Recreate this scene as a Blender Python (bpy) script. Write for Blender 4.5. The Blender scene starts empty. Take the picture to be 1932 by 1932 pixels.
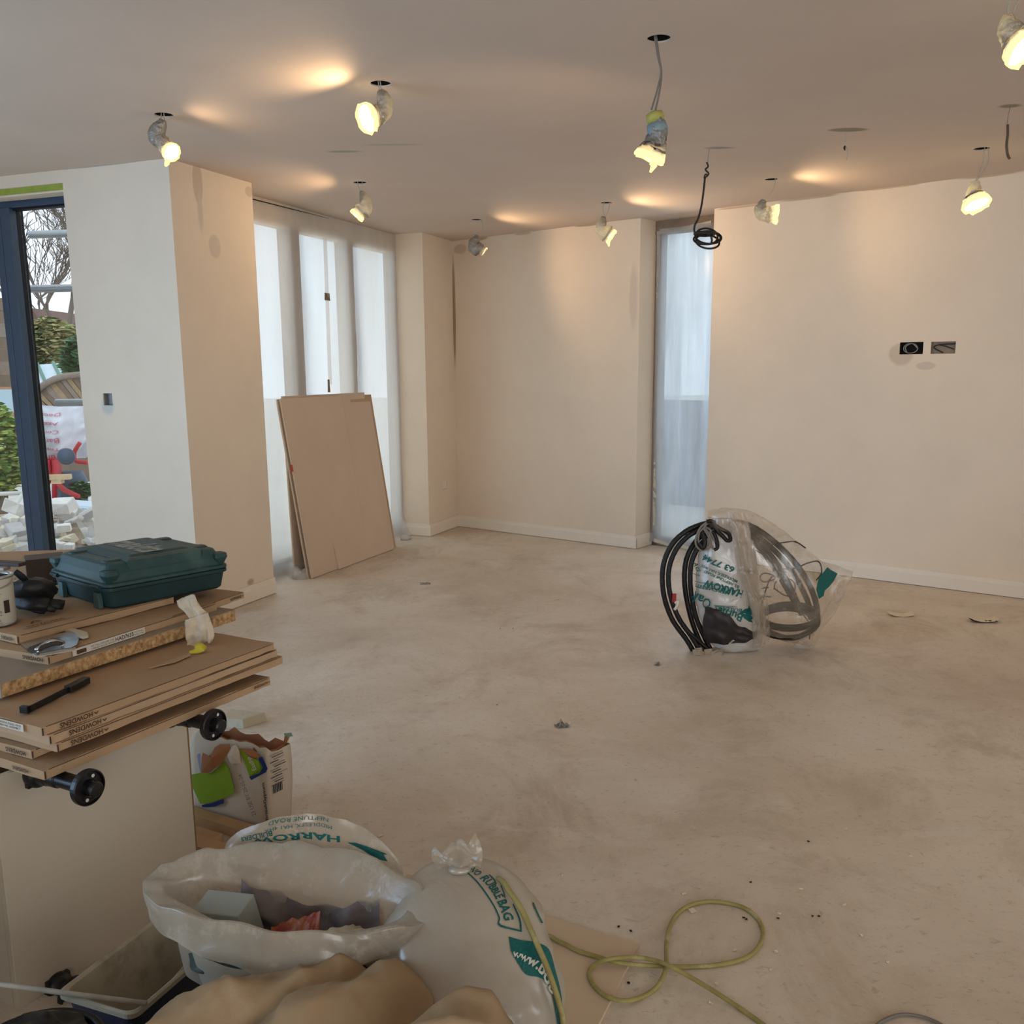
import bpy, bmesh, math, random
from mathutils import Vector, Matrix, noise as mn
random.seed(7)
S = bpy.context.scene
COL = S.collection

# ------------------------------------------------------------------ camera
F_PX, CY, PIT, ROL, CAM_H = 1776.81, 1037.02, math.radians(10.7273), math.radians(-0.45517), 1.4447
cd = bpy.data.cameras.new('camera'); cam = bpy.data.objects.new('camera', cd); COL.objects.link(cam)
cd.sensor_width = 36.0; cd.sensor_fit = 'HORIZONTAL'
cd.lens = 36.0 * F_PX / 1932.0
cd.shift_y = (CY - 966.0) / 1932.0
cd.clip_end = 300
_cp, _sp, _cr, _sr = math.cos(PIT), math.sin(PIT), math.cos(ROL), math.sin(ROL)
_fwd = Vector((0, _cp, -_sp)); _dn = Vector((0, -_sp, -_cp)); _x = Vector((1, 0, 0))
_R = _x * _cr - _dn * _sr
_U = -(_x * _sr + _dn * _cr)
m = Matrix((( _R.x, _U.x, -_fwd.x, 0), (_R.y, _U.y, -_fwd.y, 0), (_R.z, _U.z, -_fwd.z, CAM_H), (0, 0, 0, 1)))
cam.matrix_world = m
S.camera = cam

# ------------------------------------------------------------------ view + sky
S.view_settings.view_transform = 'Standard'; S.view_settings.look = 'None'
S.view_settings.gamma = 1; S.view_settings.use_curve_mapping = False
S.view_settings.exposure = 0.05
S.cycles.max_bounces = 9; S.cycles.diffuse_bounces = 5; S.cycles.transparent_max_bounces = 18; S.cycles.adaptive_threshold = .015
S.cycles.sample_clamp_indirect = 4.0
S.cycles.caustics_reflective = False; S.cycles.caustics_refractive = False
W = bpy.data.worlds.new('overcast'); S.world = W; W.use_nodes = True
nt = W.node_tree; nt.nodes.clear()
wo = nt.nodes.new('ShaderNodeOutputWorld'); bg = nt.nodes.new('ShaderNodeBackground')
tc = nt.nodes.new('ShaderNodeTexCoord'); nz = nt.nodes.new('ShaderNodeTexNoise'); cr = nt.nodes.new('ShaderNodeValToRGB')
nz.inputs['Scale'].default_value = 2.2; nz.inputs['Detail'].default_value = 5
cr.color_ramp.elements[0].position = .3; cr.color_ramp.elements[0].color = (.64, .74, .84, 1)
cr.color_ramp.elements[1].position = .7; cr.color_ramp.elements[1].color = (.80, .86, .92, 1)
nt.links.new(tc.outputs['Generated'], nz.inputs['Vector']); nt.links.new(nz.outputs['Fac'], cr.inputs[0])
nt.links.new(cr.outputs[0], bg.inputs[0]); nt.links.new(bg.outputs[0], wo.inputs[0])
bg.inputs[1].default_value = 1.8

def area(name, loc, direction, sx, sy, energy, color, spread=180):
    l = bpy.data.lights.new(name, 'AREA'); l.shape = 'RECTANGLE'; l.size = sx; l.size_y = sy
    l.energy = energy; l.color = color; l.spread = math.radians(spread)
    o = bpy.data.objects.new(name, l); COL.objects.link(o); o.location = loc
    o.rotation_euler = Vector(direction).to_track_quat('-Z', 'Y').to_euler()
    o.visible_camera = False
    return o
# area lights added for daylight: unseen openings left, rear and right, both masked windows
area('daylight_left_doors', (-4.42, 2.0, 1.25), (1, .75, 0), 3.6, 2.1, 50, (.30, .62, 1.0), 130)
area('rear_fill_light', (1.6, -2.42, 1.35), (-.12, 1, 0.02), 4.6, 2.2, 19, (.98, .96, .93), 64)  # added fill from behind the camera, through an unseen opening
area('daylight_big_window', (-1.86, 7.52, 1.35), (.9336, -.3583, 0), 2.2, 2.3, 17, (1.0, .97, .92))
area('daylight_slit_window', (1.30, 7.40, 1.3), (-.6286, -.7777, 0), .5, 2.3, 2.5, (.86, .94, 1.0))
area('daylight_right_doors', (7.42, 0.2, 1.3), (-1, .15, -.1), 3.0, 2.1, 20, (.90, .95, 1.0))

# ------------------------------------------------------------------ camera geometry helpers (pixel of the photograph -> world point on a real plane)
def ray(px, py):
    x2 = (px - 966) / F_PX; y2 = (py - CY) / F_PX
    xc = x2 * _cr + y2 * _sr; yc = -x2 * _sr + y2 * _cr
    return Vector((xc, _cp - yc * _sp, -(_sp + yc * _cp)))
def atz(px, py, z=0.0):
    d = ray(px, py); return Vector((0, 0, CAM_H)) + d * ((z - CAM_H) / d.z)
def aty(px, py, Y):
    d = ray(px, py); return Vector((0, 0, CAM_H)) + d * (Y / d.y)
def atplane(px, py, p0, n):
    d = ray(px, py); o = Vector((0, 0, CAM_H)); n = Vector((n[0], n[1], n[2] if len(n) > 2 else 0)); p0 = Vector((p0[0], p0[1], p0[2] if len(p0) > 2 else 0))
    return o + d * ((p0 - o).dot(n) / d.dot(n))

# ------------------------------------------------------------------ mesh builder
class MB:
    def __init__(s): s.v = []; s.f = []; s.m = []
    def add(s, vs, fs, mi=0):
        b = len(s.v); s.v += [Vector(p) for p in vs]; s.f += [tuple(b + i for i in f) for f in fs]; s.m += [mi] * len(fs); return s
    def obox(s, o, ex, ey, ez, mi=0):
        o, ex, ey, ez = map(Vector, (o, ex, ey, ez))
        if ex.cross(ey).dot(ez) < 0: ex, ey = ey, ex
        p = [o, o+ex, o+ex+ey, o+ey, o+ez, o+ex+ez, o+ex+ey+ez, o+ey+ez]
        return s.add(p, [(3,2,1,0),(4,5,6,7),(0,1,5,4),(1,2,6,5),(2,3,7,6),(3,0,4,7)], mi)
    def box(s, c, sz, rz=0, mi=0):
        R = Matrix.Rotation(rz, 3, 'Z'); ex = R @ Vector((sz[0],0,0)); ey = R @ Vector((0,sz[1],0)); ez = Vector((0,0,sz[2]))
        return s.obox(Vector(c) - (ex+ey+ez)/2, ex, ey, ez, mi)
    def prism(s, poly, z0, z1, mi=0):
        a = sum(poly[i][0]*poly[(i+1)%len(poly)][1]-poly[(i+1)%len(poly)][0]*poly[i][1] for i in range(len(poly)))
        if a < 0: poly = poly[::-1]
        n = len(poly)
        vs = [(p[0],p[1],z0) for p in poly] + [(p[0],p[1],z1) for p in poly]
        return s.add(vs, [tuple(range(n-1,-1,-1)), tuple(range(n,2*n))] + [(i,(i+1)%n,n+(i+1)%n,n+i) for i in range(n)], mi)
    def loft(s, rings, cap0=True, cap1=True, mi=0, closed=True):
        n = len(rings[0]); vs = [p for r in rings for p in r]; fs = []
        for j in range(len(rings)-1):
            for i in range(n if closed else n-1):
                k = (i+1) % n
                fs.append((j*n+i, j*n+k, (j+1)*n+k, (j+1)*n+i))
        if closed and cap0: fs.append(tuple(range(n-1,-1,-1)))
        if closed and cap1: fs.append(tuple((len(rings)-1)*n+i for i in range(n)))
        return s.add(vs, fs, mi)
    def tube(s, pts, r, seg=8, mi=0, loop=False, flat=1.0):
        pts = [Vector(p) for p in pts]; n = len(pts)
        rr = r if isinstance(r, (list, tuple)) else [r]*n
        rings = []; up = None
        for i in range(n):
            a = pts[(i-1) % n] if (loop or i > 0) else pts[i]; b = pts[(i+1) % n] if (loop or i < n-1) else pts[i]
            t = (b-a)
            if t.length < 1e-9: t = Vector((0,0,1))
            t.normalize()
            if up is None: up = t.orthogonal().normalized()
            up = (up - t*up.dot(t))
            if up.length < 1e-6: up = t.orthogonal()
            up.normalize(); sd = t.cross(up)
            rings.append([pts[i] + up*(rr[i]*math.cos(2*math.pi*k/seg)) + sd*(rr[i]*flat*math.sin(2*math.pi*k/seg)) for k in range(seg)])
        if loop: rings.append(rings[0]); return s.loft(rings, False, False, mi)
        return s.loft(rings, True, True, mi)
    def cyl(s, a, b, r, seg=16, mi=0, r2=None):
        return s.tube([a, b], [r, r if r2 is None else r2], seg, mi)
    def lathe(s, c, axis, prof, seg=24, mi=0, cap0=True, cap1=True):
        axis = Vector(axis).normalized(); u = axis.orthogonal().normalized(); w = axis.cross(u); c = Vector(c)
        return s.loft([[c + axis*h + (u*math.cos(2*math.pi*k/seg)+w*math.sin(2*math.pi*k/seg))*r for k in range(seg)] for r, h in prof], cap0, cap1, mi)
    def grid(s, fn, nu, nv, mi=0):
        vs = [fn(i/nu, j/nv) for j in range(nv+1) for i in range(nu+1)]
        return s.add(vs, [(j*(nu+1)+i, j*(nu+1)+i+1, (j+1)*(nu+1)+i+1, (j+1)*(nu+1)+i) for j in range(nv) for i in range(nu)], mi)
    def build(s, name, mats, parent=None, smooth=False, bevel=0, subd=0, solid=0, fix=False):
        me = bpy.data.meshes.new(name)
        if parent is not None: org = Vector(parent.get('_o', (0,0,0)))
        else:
            xs = [p.x for p in s.v]; ys = [p.y for p in s.v]; org = Vector(((min(xs)+max(xs))/2, (min(ys)+max(ys))/2, min(p.z for p in s.v)))
        me.from_pydata([p - org for p in s.v], [], s.f)
        if not isinstance(mats, (list, tuple)): mats = [mats]
        for mt in mats: me.materials.append(mt)
        if len(mats) > 1: me.polygons.foreach_set('material_index', s.m)
        if fix:
            b = bmesh.new(); b.from_mesh(me); bmesh.ops.recalc_face_normals(b, faces=b.faces); b.to_mesh(me); b.free()
        if smooth: me.polygons.foreach_set('use_smooth', [True]*len(me.polygons))
        me.update()
        o = bpy.data.objects.new(name, me); COL.objects.link(o)
        if parent is not None: o.parent = parent; o['_o'] = list(org)
        else: o.location = org; o['_o'] = list(org)
        if bevel:
            b = o.modifiers.new('bevel', 'BEVEL'); b.width = bevel; b.segments = 2; b.limit_method = 'ANGLE'; b.angle_limit = math.radians(40)
        if solid:
            b = o.modifiers.new('solid', 'SOLIDIFY'); b.thickness = solid
        if subd:
            b = o.modifiers.new('sub', 'SUBSURF'); b.levels = subd; b.render_levels = subd
        return o
def thing(name, label, cat, loc, group=None):
    o = bpy.data.objects.new(name, None); COL.objects.link(o); o.location = loc; o['_o'] = list(loc); o.empty_display_size = .1
    return tag(o, label, cat, group)
def tag(o, label, cat, group=None, kind=None):
    o['label'] = label; o['category'] = cat
    if group: o['group'] = group
    if kind: o['kind'] = kind
    return o
def struct(o): o['kind'] = 'structure'; return o
def spline(pts, n=8, loop=False):
    pts = [Vector(p) for p in pts]; N = len(pts); out = []
    rng = range(N if loop else N-1)
    for i in rng:
        p1, p2 = pts[i], pts[(i+1) % N]
        p0 = pts[(i-1) % N] if (loop or i > 0) else p1*2-p2
        p3 = pts[(i+2) % N] if (loop or i < N-2) else p2*2-p1
        for k in range(n):
            t = k/n
            out.append(.5*((2*p1)+(p2-p0)*t+(2*p0-5*p1+4*p2-p3)*t*t+(3*p1-p0-3*p2+p3)*t**3))
    if not loop: out.append(pts[-1])
    return out
def V2(p): return Vector((p[0], p[1], 0))

# ------------------------------------------------------------------ text as mesh
_txt_cache = {}
def text2d(s, bold=0.0, shear=0.0):
    key = (s, bold, shear)
    if key in _txt_cache: return _txt_cache[key]
    c = bpy.data.curves.new('lettering', 'FONT'); c.body = s; c.size = 1; c.offset = bold; c.shear = shear; c.resolution_u = 2
    c.align_x = 'CENTER'; c.align_y = 'CENTER'
    o = bpy.data.objects.new('lettering', c); COL.objects.link(o)
    dg = bpy.context.evaluated_depsgraph_get(); me = o.evaluated_get(dg).to_mesh()
    vs = [v.co.copy() for v in me.vertices]; fs = [tuple(p.vertices) for p in me.polygons]
    o.evaluated_get(dg).to_mesh_clear(); bpy.data.objects.remove(o); bpy.data.curves.remove(c)
    xs = [v.x for v in vs] or [0]; ys = [v.y for v in vs] or [0]
    w = max(xs)-min(xs) or 1; h = max(ys)-min(ys) or 1; cx = (max(xs)+min(xs))/2; cy = (max(ys)+min(ys))/2
    # unit box: x in -.5..+.5 of the width, y in -.5..+.5 of the height
    r = ([((v.x-cx)/w, (v.y-cy)/h) for v in vs], fs, w/h)
    _txt_cache[key] = r
    return r
def put_text(mb, s, fn, bold=0.0, shear=0.0, mi=0):
    """fn maps (x,y) in the unit box to a world point"""
    vs, fs, _ = text2d(s, bold, shear)
    mb.add([fn(x, y) for x, y in vs], fs, mi)
def flat_text(mb, s, c, ax, ay, bold=0.0, shear=0.0, mi=0):
    c, ax, ay = Vector(c), Vector(ax), Vector(ay)
    put_text(mb, s, lambda x, y: c + ax*x + ay*y, bold, shear, mi)

# ------------------------------------------------------------------ materials
def lin(c):
    return tuple(((x/255)/12.92 if x/255 <= .04045 else ((x/255+.055)/1.055)**2.4) for x in c)
def mat(name, rgb, rough=.6, var=.0, scale=8, bump=0.0, bscale=40, spec=.3, metal=0, rgb2=None, stretch=None, detail=6, coat=0, patches=(), dust=None):
    """rgb are sRGB 0-255 base colours; patches: (centre, radii, rgb, softness, wobble) stains and other tone patches fixed on the surface"""
    M = bpy.data.materials.new(name); M.use_nodes = True; n = M.node_tree; L = n.links; P = n.nodes['Principled BSDF']
    P.inputs['Roughness'].default_value = rough; P.inputs['Metallic'].default_value = metal
    P.inputs['Specular IOR Level'].default_value = spec; P.inputs['Coat Weight'].default_value = coat
    c1 = lin(rgb); out = None
    geo = n.nodes.new('ShaderNodeNewGeometry') if patches or bump or var or rgb2 or dust else None
    vec = None
    if geo:
        vec = geo.outputs['Position']
        if stretch:
            mp = n.nodes.new('ShaderNodeMapping'); mp.inputs['Scale'].default_value = stretch; L.new(vec, mp.inputs[0]); vec2 = mp.outputs[0]
        else: vec2 = vec
    if var or rgb2:
        nz = n.nodes.new('ShaderNodeTexNoise'); nz.inputs['Scale'].default_value = scale; nz.inputs['Detail'].default_value = detail; nz.inputs['Roughness'].default_value = .6
        L.new(vec2, nz.inputs['Vector'])
        r = n.nodes.new('ShaderNodeValToRGB'); r.color_ramp.elements[0].position = .35; r.color_ramp.elements[1].position = .65
        ca = tuple(x*(1-var) for x in c1); cb = lin(rgb2) if rgb2 else tuple(min(1, x*(1+var)) for x in c1)
        r.color_ramp.elements[0].color = (*(c1 if rgb2 else ca), 1); r.color_ramp.elements[1].color = (*cb, 1)
        L.new(nz.outputs['Fac'], r.inputs[0]); out = r.outputs[0]
    if dust:
        drgb, dsc, d0, d1 = dust
        nz = n.nodes.new('ShaderNodeTexNoise'); nz.inputs['Scale'].default_value = dsc; nz.inputs['Detail'].default_value = 8; nz.inputs['Roughness'].default_value = .7
        L.new(vec, nz.inputs['Vector'])
        mr = n.nodes.new('ShaderNodeMapRange'); mr.inputs['From Min'].default_value = d0; mr.inputs['From Max'].default_value = d1; mr.interpolation_type = 'SMOOTHSTEP'
        L.new(nz.outputs['Fac'], mr.inputs[0])
        mx = n.nodes.new('ShaderNodeMix'); mx.data_type = 'RGBA'; L.new(mr.outputs[0], mx.inputs[0])
        if out: L.new(out, mx.inputs['A'])
        else: mx.inputs['A'].default_value = (*c1, 1)
        mx.inputs['B'].default_value = (*lin(drgb), 1); out = mx.outputs['Result']
    for (c, rad, prgb, soft, wob) in patches:
        sub = n.nodes.new('ShaderNodeVectorMath'); sub.operation = 'SUBTRACT'; L.new(geo.outputs['Position'], sub.inputs[0]); sub.inputs[1].default_value = c
        wn = n.nodes.new('ShaderNodeTexNoise'); wn.inputs['Scale'].default_value = 6; wn.inputs['Detail'].default_value = 4; L.new(geo.outputs['Position'], wn.inputs['Vector'])
        dv = n.nodes.new('ShaderNodeVectorMath'); dv.operation = 'DIVIDE'; L.new(sub.outputs[0], dv.inputs[0]); dv.inputs[1].default_value = rad
        ln = n.nodes.new('ShaderNodeVectorMath'); ln.operation = 'LENGTH'; L.new(dv.outputs[0], ln.inputs[0])
        ad = n.nodes.new('ShaderNodeMath'); ad.operation = 'MULTIPLY_ADD'; L.new(wn.outputs['Fac'], ad.inputs[0]); ad.inputs[1].default_value = wob; L.new(ln.outputs['Value'], ad.inputs[2])
        mr = n.nodes.new('ShaderNodeMapRange'); mr.interpolation_type = 'SMOOTHSTEP'
        mr.inputs['From Min'].default_value = 1+wob/2-soft; mr.inputs['From Max'].default_value = 1+wob/2; mr.inputs['To Min'].default_value = 1; mr.inputs['To Max'].default_value = 0
        L.new(ad.outputs[0], mr.inputs[0])
        mx = n.nodes.new('ShaderNodeMix'); mx.data_type = 'RGBA'; L.new(mr.outputs[0], mx.inputs[0])
        if out: L.new(out, mx.inputs['A'])
        else: mx.inputs['A'].default_value = (*c1, 1)
        mx.inputs['B'].default_value = (*lin(prgb), 1); out = mx.outputs['Result']
    if out: L.new(out, P.inputs['Base Color'])
    else: P.inputs['Base Color'].default_value = (*c1, 1)
    if bump:
        nz = n.nodes.new('ShaderNodeTexNoise'); nz.inputs['Scale'].default_value = bscale; nz.inputs['Detail'].default_value = 6
        L.new(vec2, nz.inputs['Vector'])
        b = n.nodes.new('ShaderNodeBump'); b.inputs['Strength'].default_value = bump; b.inputs['Distance'].default_value = .01; L.new(nz.outputs['Fac'], b.inputs['Height']); L.new(b.outputs[0], P.inputs['Normal'])
    return M
def emis(name, rgb, strength):
    M = bpy.data.materials.new(name); M.use_nodes = True; n = M.node_tree; n.nodes.clear()
    o = n.nodes.new('ShaderNodeOutputMaterial'); e = n.nodes.new('ShaderNodeEmission'); e.inputs[0].default_value = (*rgb, 1); e.inputs[1].default_value = strength
    n.links.new(e.outputs[0], o.inputs[0]); return M
def film(name, rgb=(225, 228, 230), clear=.35, var=.25, scale=3, stretch=(1, 1, 1), gloss=.12, dust=0.0, trans=.65, bump=.3, tint=(1, 1, 1)):
    """thin translucent polythene: part see-through, part diffusing, slightly shiny"""
    M = bpy.data.materials.new(name); M.use_nodes = True; n = M.node_tree; n.nodes.clear(); L = n.links
    o = n.nodes.new('ShaderNodeOutputMaterial'); geo = n.nodes.new('ShaderNodeNewGeometry'); mp = n.nodes.new('ShaderNodeMapping'); mp.inputs['Scale'].default_value = stretch
    L.new(geo.outputs['Position'], mp.inputs[0])
    nz = n.nodes.new('ShaderNodeTexNoise'); nz.inputs['Scale'].default_value = scale; nz.inputs['Detail'].default_value = 6; nz.inputs['Distortion'].default_value = .6; L.new(mp.outputs[0], nz.inputs['Vector'])
    c = lin(rgb)
    df = n.nodes.new('ShaderNodeBsdfDiffuse'); df.inputs[0].default_value = (*c, 1)
    tl = n.nodes.new('ShaderNodeBsdfTranslucent'); tl.inputs[0].default_value = (*c, 1)
    gl = n.nodes.new('ShaderNodeBsdfGlossy'); gl.inputs['Roughness'].default_value = .28; gl.inputs[0].default_value = (.9, .9, .9, 1)
    tr = n.nodes.new('ShaderNodeBsdfTransparent'); tr.inputs[0].default_value = (*tint, 1)
    bp = n.nodes.new('ShaderNodeBump'); bp.inputs['Strength'].default_value = bump; bp.inputs['Distance'].default_value = .02; L.new(nz.outputs['Fac'], bp.inputs['Height'])
    for q in (df, gl): L.new(bp.outputs[0], q.inputs['Normal'])
    m1 = n.nodes.new('ShaderNodeMixShader'); m1.inputs[0].default_value = trans; L.new(df.outputs[0], m1.inputs[1]); L.new(tl.outputs[0], m1.inputs[2])
    m2 = n.nodes.new('ShaderNodeMixShader'); L.new(m1.outputs[0], m2.inputs[1]); L.new(tr.outputs[0], m2.inputs[2])
    mr = n.nodes.new('ShaderNodeMapRange'); mr.inputs['From Min'].default_value = .3; mr.inputs['From Max'].default_value = .7; mr.inputs['To Min'].default_value = max(0, clear-var); mr.inputs['To Max'].default_value = min(1, clear+var)
    L.new(nz.outputs['Fac'], mr.inputs[0]); fac = mr.outputs[0]
    if dust:
        n2 = n.nodes.new('ShaderNodeTexNoise'); n2.inputs['Scale'].default_value = 9; n2.inputs['Detail'].default_value = 8; n2.inputs['Roughness'].default_value = .75; L.new(geo.outputs['Position'], n2.inputs['Vector'])
        m3 = n.nodes.new('ShaderNodeMapRange'); m3.inputs['From Min'].default_value = .52; m3.inputs['From Max'].default_value = .6; m3.inputs['To Min'].default_value = 1; m3.inputs['To Max'].default_value = 1-dust
        L.new(n2.outputs['Fac'], m3.inputs[0]); mm = n.nodes.new('ShaderNodeMath'); mm.operation = 'MULTIPLY'; L.new(fac, mm.inputs[0]); L.new(m3.outputs[0], mm.inputs[1]); fac = mm.outputs[0]
    L.new(fac, m2.inputs[0])
    m4 = n.nodes.new('ShaderNodeMixShader'); m4.inputs[0].default_value = gloss; L.new(m2.outputs[0], m4.inputs[1]); L.new(gl.outputs[0], m4.inputs[2])
    L.new(m4.outputs[0], o.inputs[0]); return M
def glass(name, tint=(.93, .97, .98)):
    M = bpy.data.materials.new(name); M.use_nodes = True; n = M.node_tree; n.nodes.clear(); L = n.links
    o = n.nodes.new('ShaderNodeOutputMaterial'); tr = n.nodes.new('ShaderNodeBsdfTransparent'); tr.inputs[0].default_value = (*tint, 1)
    gl = n.nodes.new('ShaderNodeBsdfGlossy'); gl.inputs['Roughness'].default_value = .02
    mx = n.nodes.new('ShaderNodeMixShader'); mx.inputs[0].default_value = .06; L.new(tr.outputs[0], mx.inputs[1]); L.new(gl.outputs[0], mx.inputs[2]); L.new(mx.outputs[0], o.inputs[0]); return M

# ------------------------------------------------------------------ room plan
H = 2.6
A = Vector((-2.568, 5.72, 0)); B = Vector((-1.859, 5.446, 0)); C = Vector((-1.592, 6.142, 0))
D = Vector((-.979, 8.401, 0)); E = Vector((-.736, 8.301, 0)); Fc = Vector((-.516, 8.856, 0)); G = Vector((1.014, 7.622, 0)); Hh = Vector((1.5, 7.225, 0))
v = Vector((.3583, .9336, 0)); w = Vector((.9336, -.3583, 0))      # bay directions: v away from camera, w into the room
u = Vector((.7777, -.6286, 0)); no = Vector((.6286, .7777, 0))     # right hand wall: along, outward
A = B - w*.76
Cp = C - w*.24; G2 = G + no*.238; H2 = Hh + no*.238
Rend = Fc + u*10.3
DL = A - w*2.07                                                   # far left end of the door wall
XL, XR, YB = DL.x, Rend.x, -2.5

wall_patch = [
 (tuple(atplane(373, 345, B, w)), (.09, .045, .13), (206, 188, 168), .25, .3),
 (tuple(atplane(378, 400, B, w)), (.05, .03, .14), (212, 196, 178), .6, .3),
 (tuple(atplane(405, 465, B, w)), (.07, .06, .075), (212, 196, 178), .25, .3),
 (tuple(atplane(470, 362, B, w)), (.035, .05, .035), (206, 188, 168), .25, .3),
 (tuple(atplane(473, 1098, B, w)), (.035, .05, .03), (180, 165, 135), .6, .3),
 (tuple(atplane(1195, 560, Fc, no)), (.05, .05, .30), (214, 198, 180), .5, .2),
 (tuple(atplane(1746, 690, Fc, no)), (.07, .07, .03), (212, 196, 178), .3, .3),
 (tuple(atplane(1700, 668, Fc, no)), (.10, .09, .085), (208, 190, 170), .3, .3),
 (tuple(atplane(1335, 640, Fc, no)), (.035, .035, .55), (206, 180, 155), .6, .3),
 (tuple(atplane(868, 470, Fc, no)), (.10, .10, .05), (204, 184, 162), .4, .4),
 (tuple(atplane(857, 590, Fc, no)), (.022, .022, .56), (176, 152, 126), .4, .2),
 (tuple(atplane(190, 311, A, v)), (.46, .3, .010), (168, 166, 160), .5, .3),  # thin grey line along the top of the pillar wall
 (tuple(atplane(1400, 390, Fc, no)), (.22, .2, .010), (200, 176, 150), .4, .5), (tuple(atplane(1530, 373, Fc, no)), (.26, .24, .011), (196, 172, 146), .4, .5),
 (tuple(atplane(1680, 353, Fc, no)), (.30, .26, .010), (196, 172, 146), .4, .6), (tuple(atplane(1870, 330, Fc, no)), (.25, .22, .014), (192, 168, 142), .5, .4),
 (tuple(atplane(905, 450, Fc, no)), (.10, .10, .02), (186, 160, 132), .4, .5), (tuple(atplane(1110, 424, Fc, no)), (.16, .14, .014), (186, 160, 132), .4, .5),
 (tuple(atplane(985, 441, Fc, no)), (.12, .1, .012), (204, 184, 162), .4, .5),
 (tuple(atplane(345, 800, B, w)), (.06, .04, .75), (222, 206, 188), .7, .3),
 (tuple(atplane(203, 765, A, v)), (.07, .04, .07), (200, 198, 190), .6, .4),
]
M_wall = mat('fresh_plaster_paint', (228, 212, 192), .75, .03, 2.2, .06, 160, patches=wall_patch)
ceil_patch = [(tuple(atz(650, 286, H)), (.12, .03, .1), (170, 160, 150), .5, .4), (tuple(atz(738, 273, H)), (.20, .03, .1), (185, 175, 166), .6, .4),
 (tuple(atz(1600, 245, H)), (.12, .05, .1), (150, 140, 122), .4, .3), (tuple(atz(1360, 279, H)), (.11, .04, .1), (160, 150, 138), .7, .4),
 (tuple(atz(1905, 200, H)), (.06, .04, .1), (150, 138, 120), .6, .5)]
M_ceil = mat('ceiling_mist_coat', (210, 194, 180), .8, .03, 1.5, .05, 120, patches=ceil_patch)
M_skirt = mat('primed_skirting', (232, 220, 204), .5, .02, 6)
M_dark = mat('dark_void', (28, 22, 18), .9)
M_frame = mat('anthracite_frame', (58, 76, 98), .45, .05, 20, spec=.5)
M_gasket = mat('black_gasket', (18, 20, 26), .6)
M_tapegreen = mat('green_masking_tape', (150, 165, 70), .6, .08, 30)
M_osb = None

def floor_mat():
    M = bpy.data.materials.new('dusty_screed'); M.use_nodes = True; n = M.node_tree; L = n.links; P = n.nodes['Principled BSDF']
    geo = n.nodes.new('ShaderNodeNewGeometry'); pos = geo.outputs['Position']
    def noise(sc, det, ro=.6, dist=0, st=None, rz=0):
        mp = n.nodes.new('ShaderNodeMapping'); mp.inputs['Scale'].default_value = st or (1, 1, 1); mp.inputs['Rotation'].default_value = (0, 0, rz); L.new(pos, mp.inputs[0])
        q = n.nodes.new('ShaderNodeTexNoise'); q.inputs['Scale'].default_value = sc; q.inputs['Detail'].default_value = det; q.inputs['Roughness'].default_value = ro; q.inputs['Distortion'].default_value = dist
        L.new(mp.outputs[0], q.inputs['Vector']); return q.outputs['Fac']
    def rampf(fac, a, b, ca, cb):
        r = n.nodes.new('ShaderNodeValToRGB'); r.color_ramp.elements[0].position = a; r.color_ramp.elements[1].position = b
        r.color_ramp.elements[0].color = (*ca, 1); r.color_ramp.elements[1].color = (*cb, 1); L.new(fac, r.inputs[0]); return r.outputs[0]
    def mix(f, a, b, mode='MIX'):
        m_ = n.nodes.new('ShaderNodeMix'); m_.data_type = 'RGBA'; m_.blend_type = mode
        if isinstance(f, float): m_.inputs[0].default_value = f
        else: L.new(f, m_.inputs[0])
        for k, c_ in (('A', a), ('B', b)):
            if isinstance(c_, tuple): m_.inputs[k].default_value = (*c_, 1)
            else: L.new(c_, m_.inputs[k])
        return m_.outputs['Result']
    def mrange(f, a, b, c_=0, d_=1):
        r = n.nodes.new('ShaderNodeMapRange'); r.interpolation_type = 'SMOOTHSTEP'
        for k, x in zip(('From Min', 'From Max', 'To Min', 'To Max'), (a, b, c_, d_)): r.inputs[k].default_value = x
        L.new(f, r.inputs[0]); return r.outputs[0]
    base = rampf(noise(.9, 7, .65, .6), .33, .67, lin((202, 187, 167)), lin((226, 215, 199)))
    c2 = mix(mrange(noise(1.9, 7, .75, .5, (1, .7, 1), .5), .46, .70, 0, .75), base, lin((182, 165, 144)))
    c3 = mix(mrange(noise(3.4, 7, .72, .8, (.6, 1.2, 1), -.35), .52, .75, 0, .6), c2, lin((226, 218, 208)))
    c4 = mix(mrange(noise(46, 4, .8, .6, (.7, 1, 1)), .56, .68, 0, .5), c3, lin((158, 142, 122)))
    c5 = mix(mrange(noise(30, 4, .75), .70, .745, 0, .8), c4, lin((236, 230, 220)))
    c6 = mix(mrange(noise(24, 2, .5), .795, .81), c5, lin((60, 48, 38)))
    L.new(c6, P.inputs['Base Color']); P.inputs['Specular IOR Level'].default_value = .35
    L.new(mrange(noise(1.6, 5), .35, .65, .42, .62), P.inputs['Roughness'])
    b = n.nodes.new('ShaderNodeBump'); b.inputs['Strength'].default_value = .18; b.inputs['Distance'].default_value = .01
    L.new(noise(60, 5, .7), b.inputs['Height']); L.new(b.outputs[0], P.inputs['Normal'])
    return M
M_floor = floor_mat()

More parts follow.
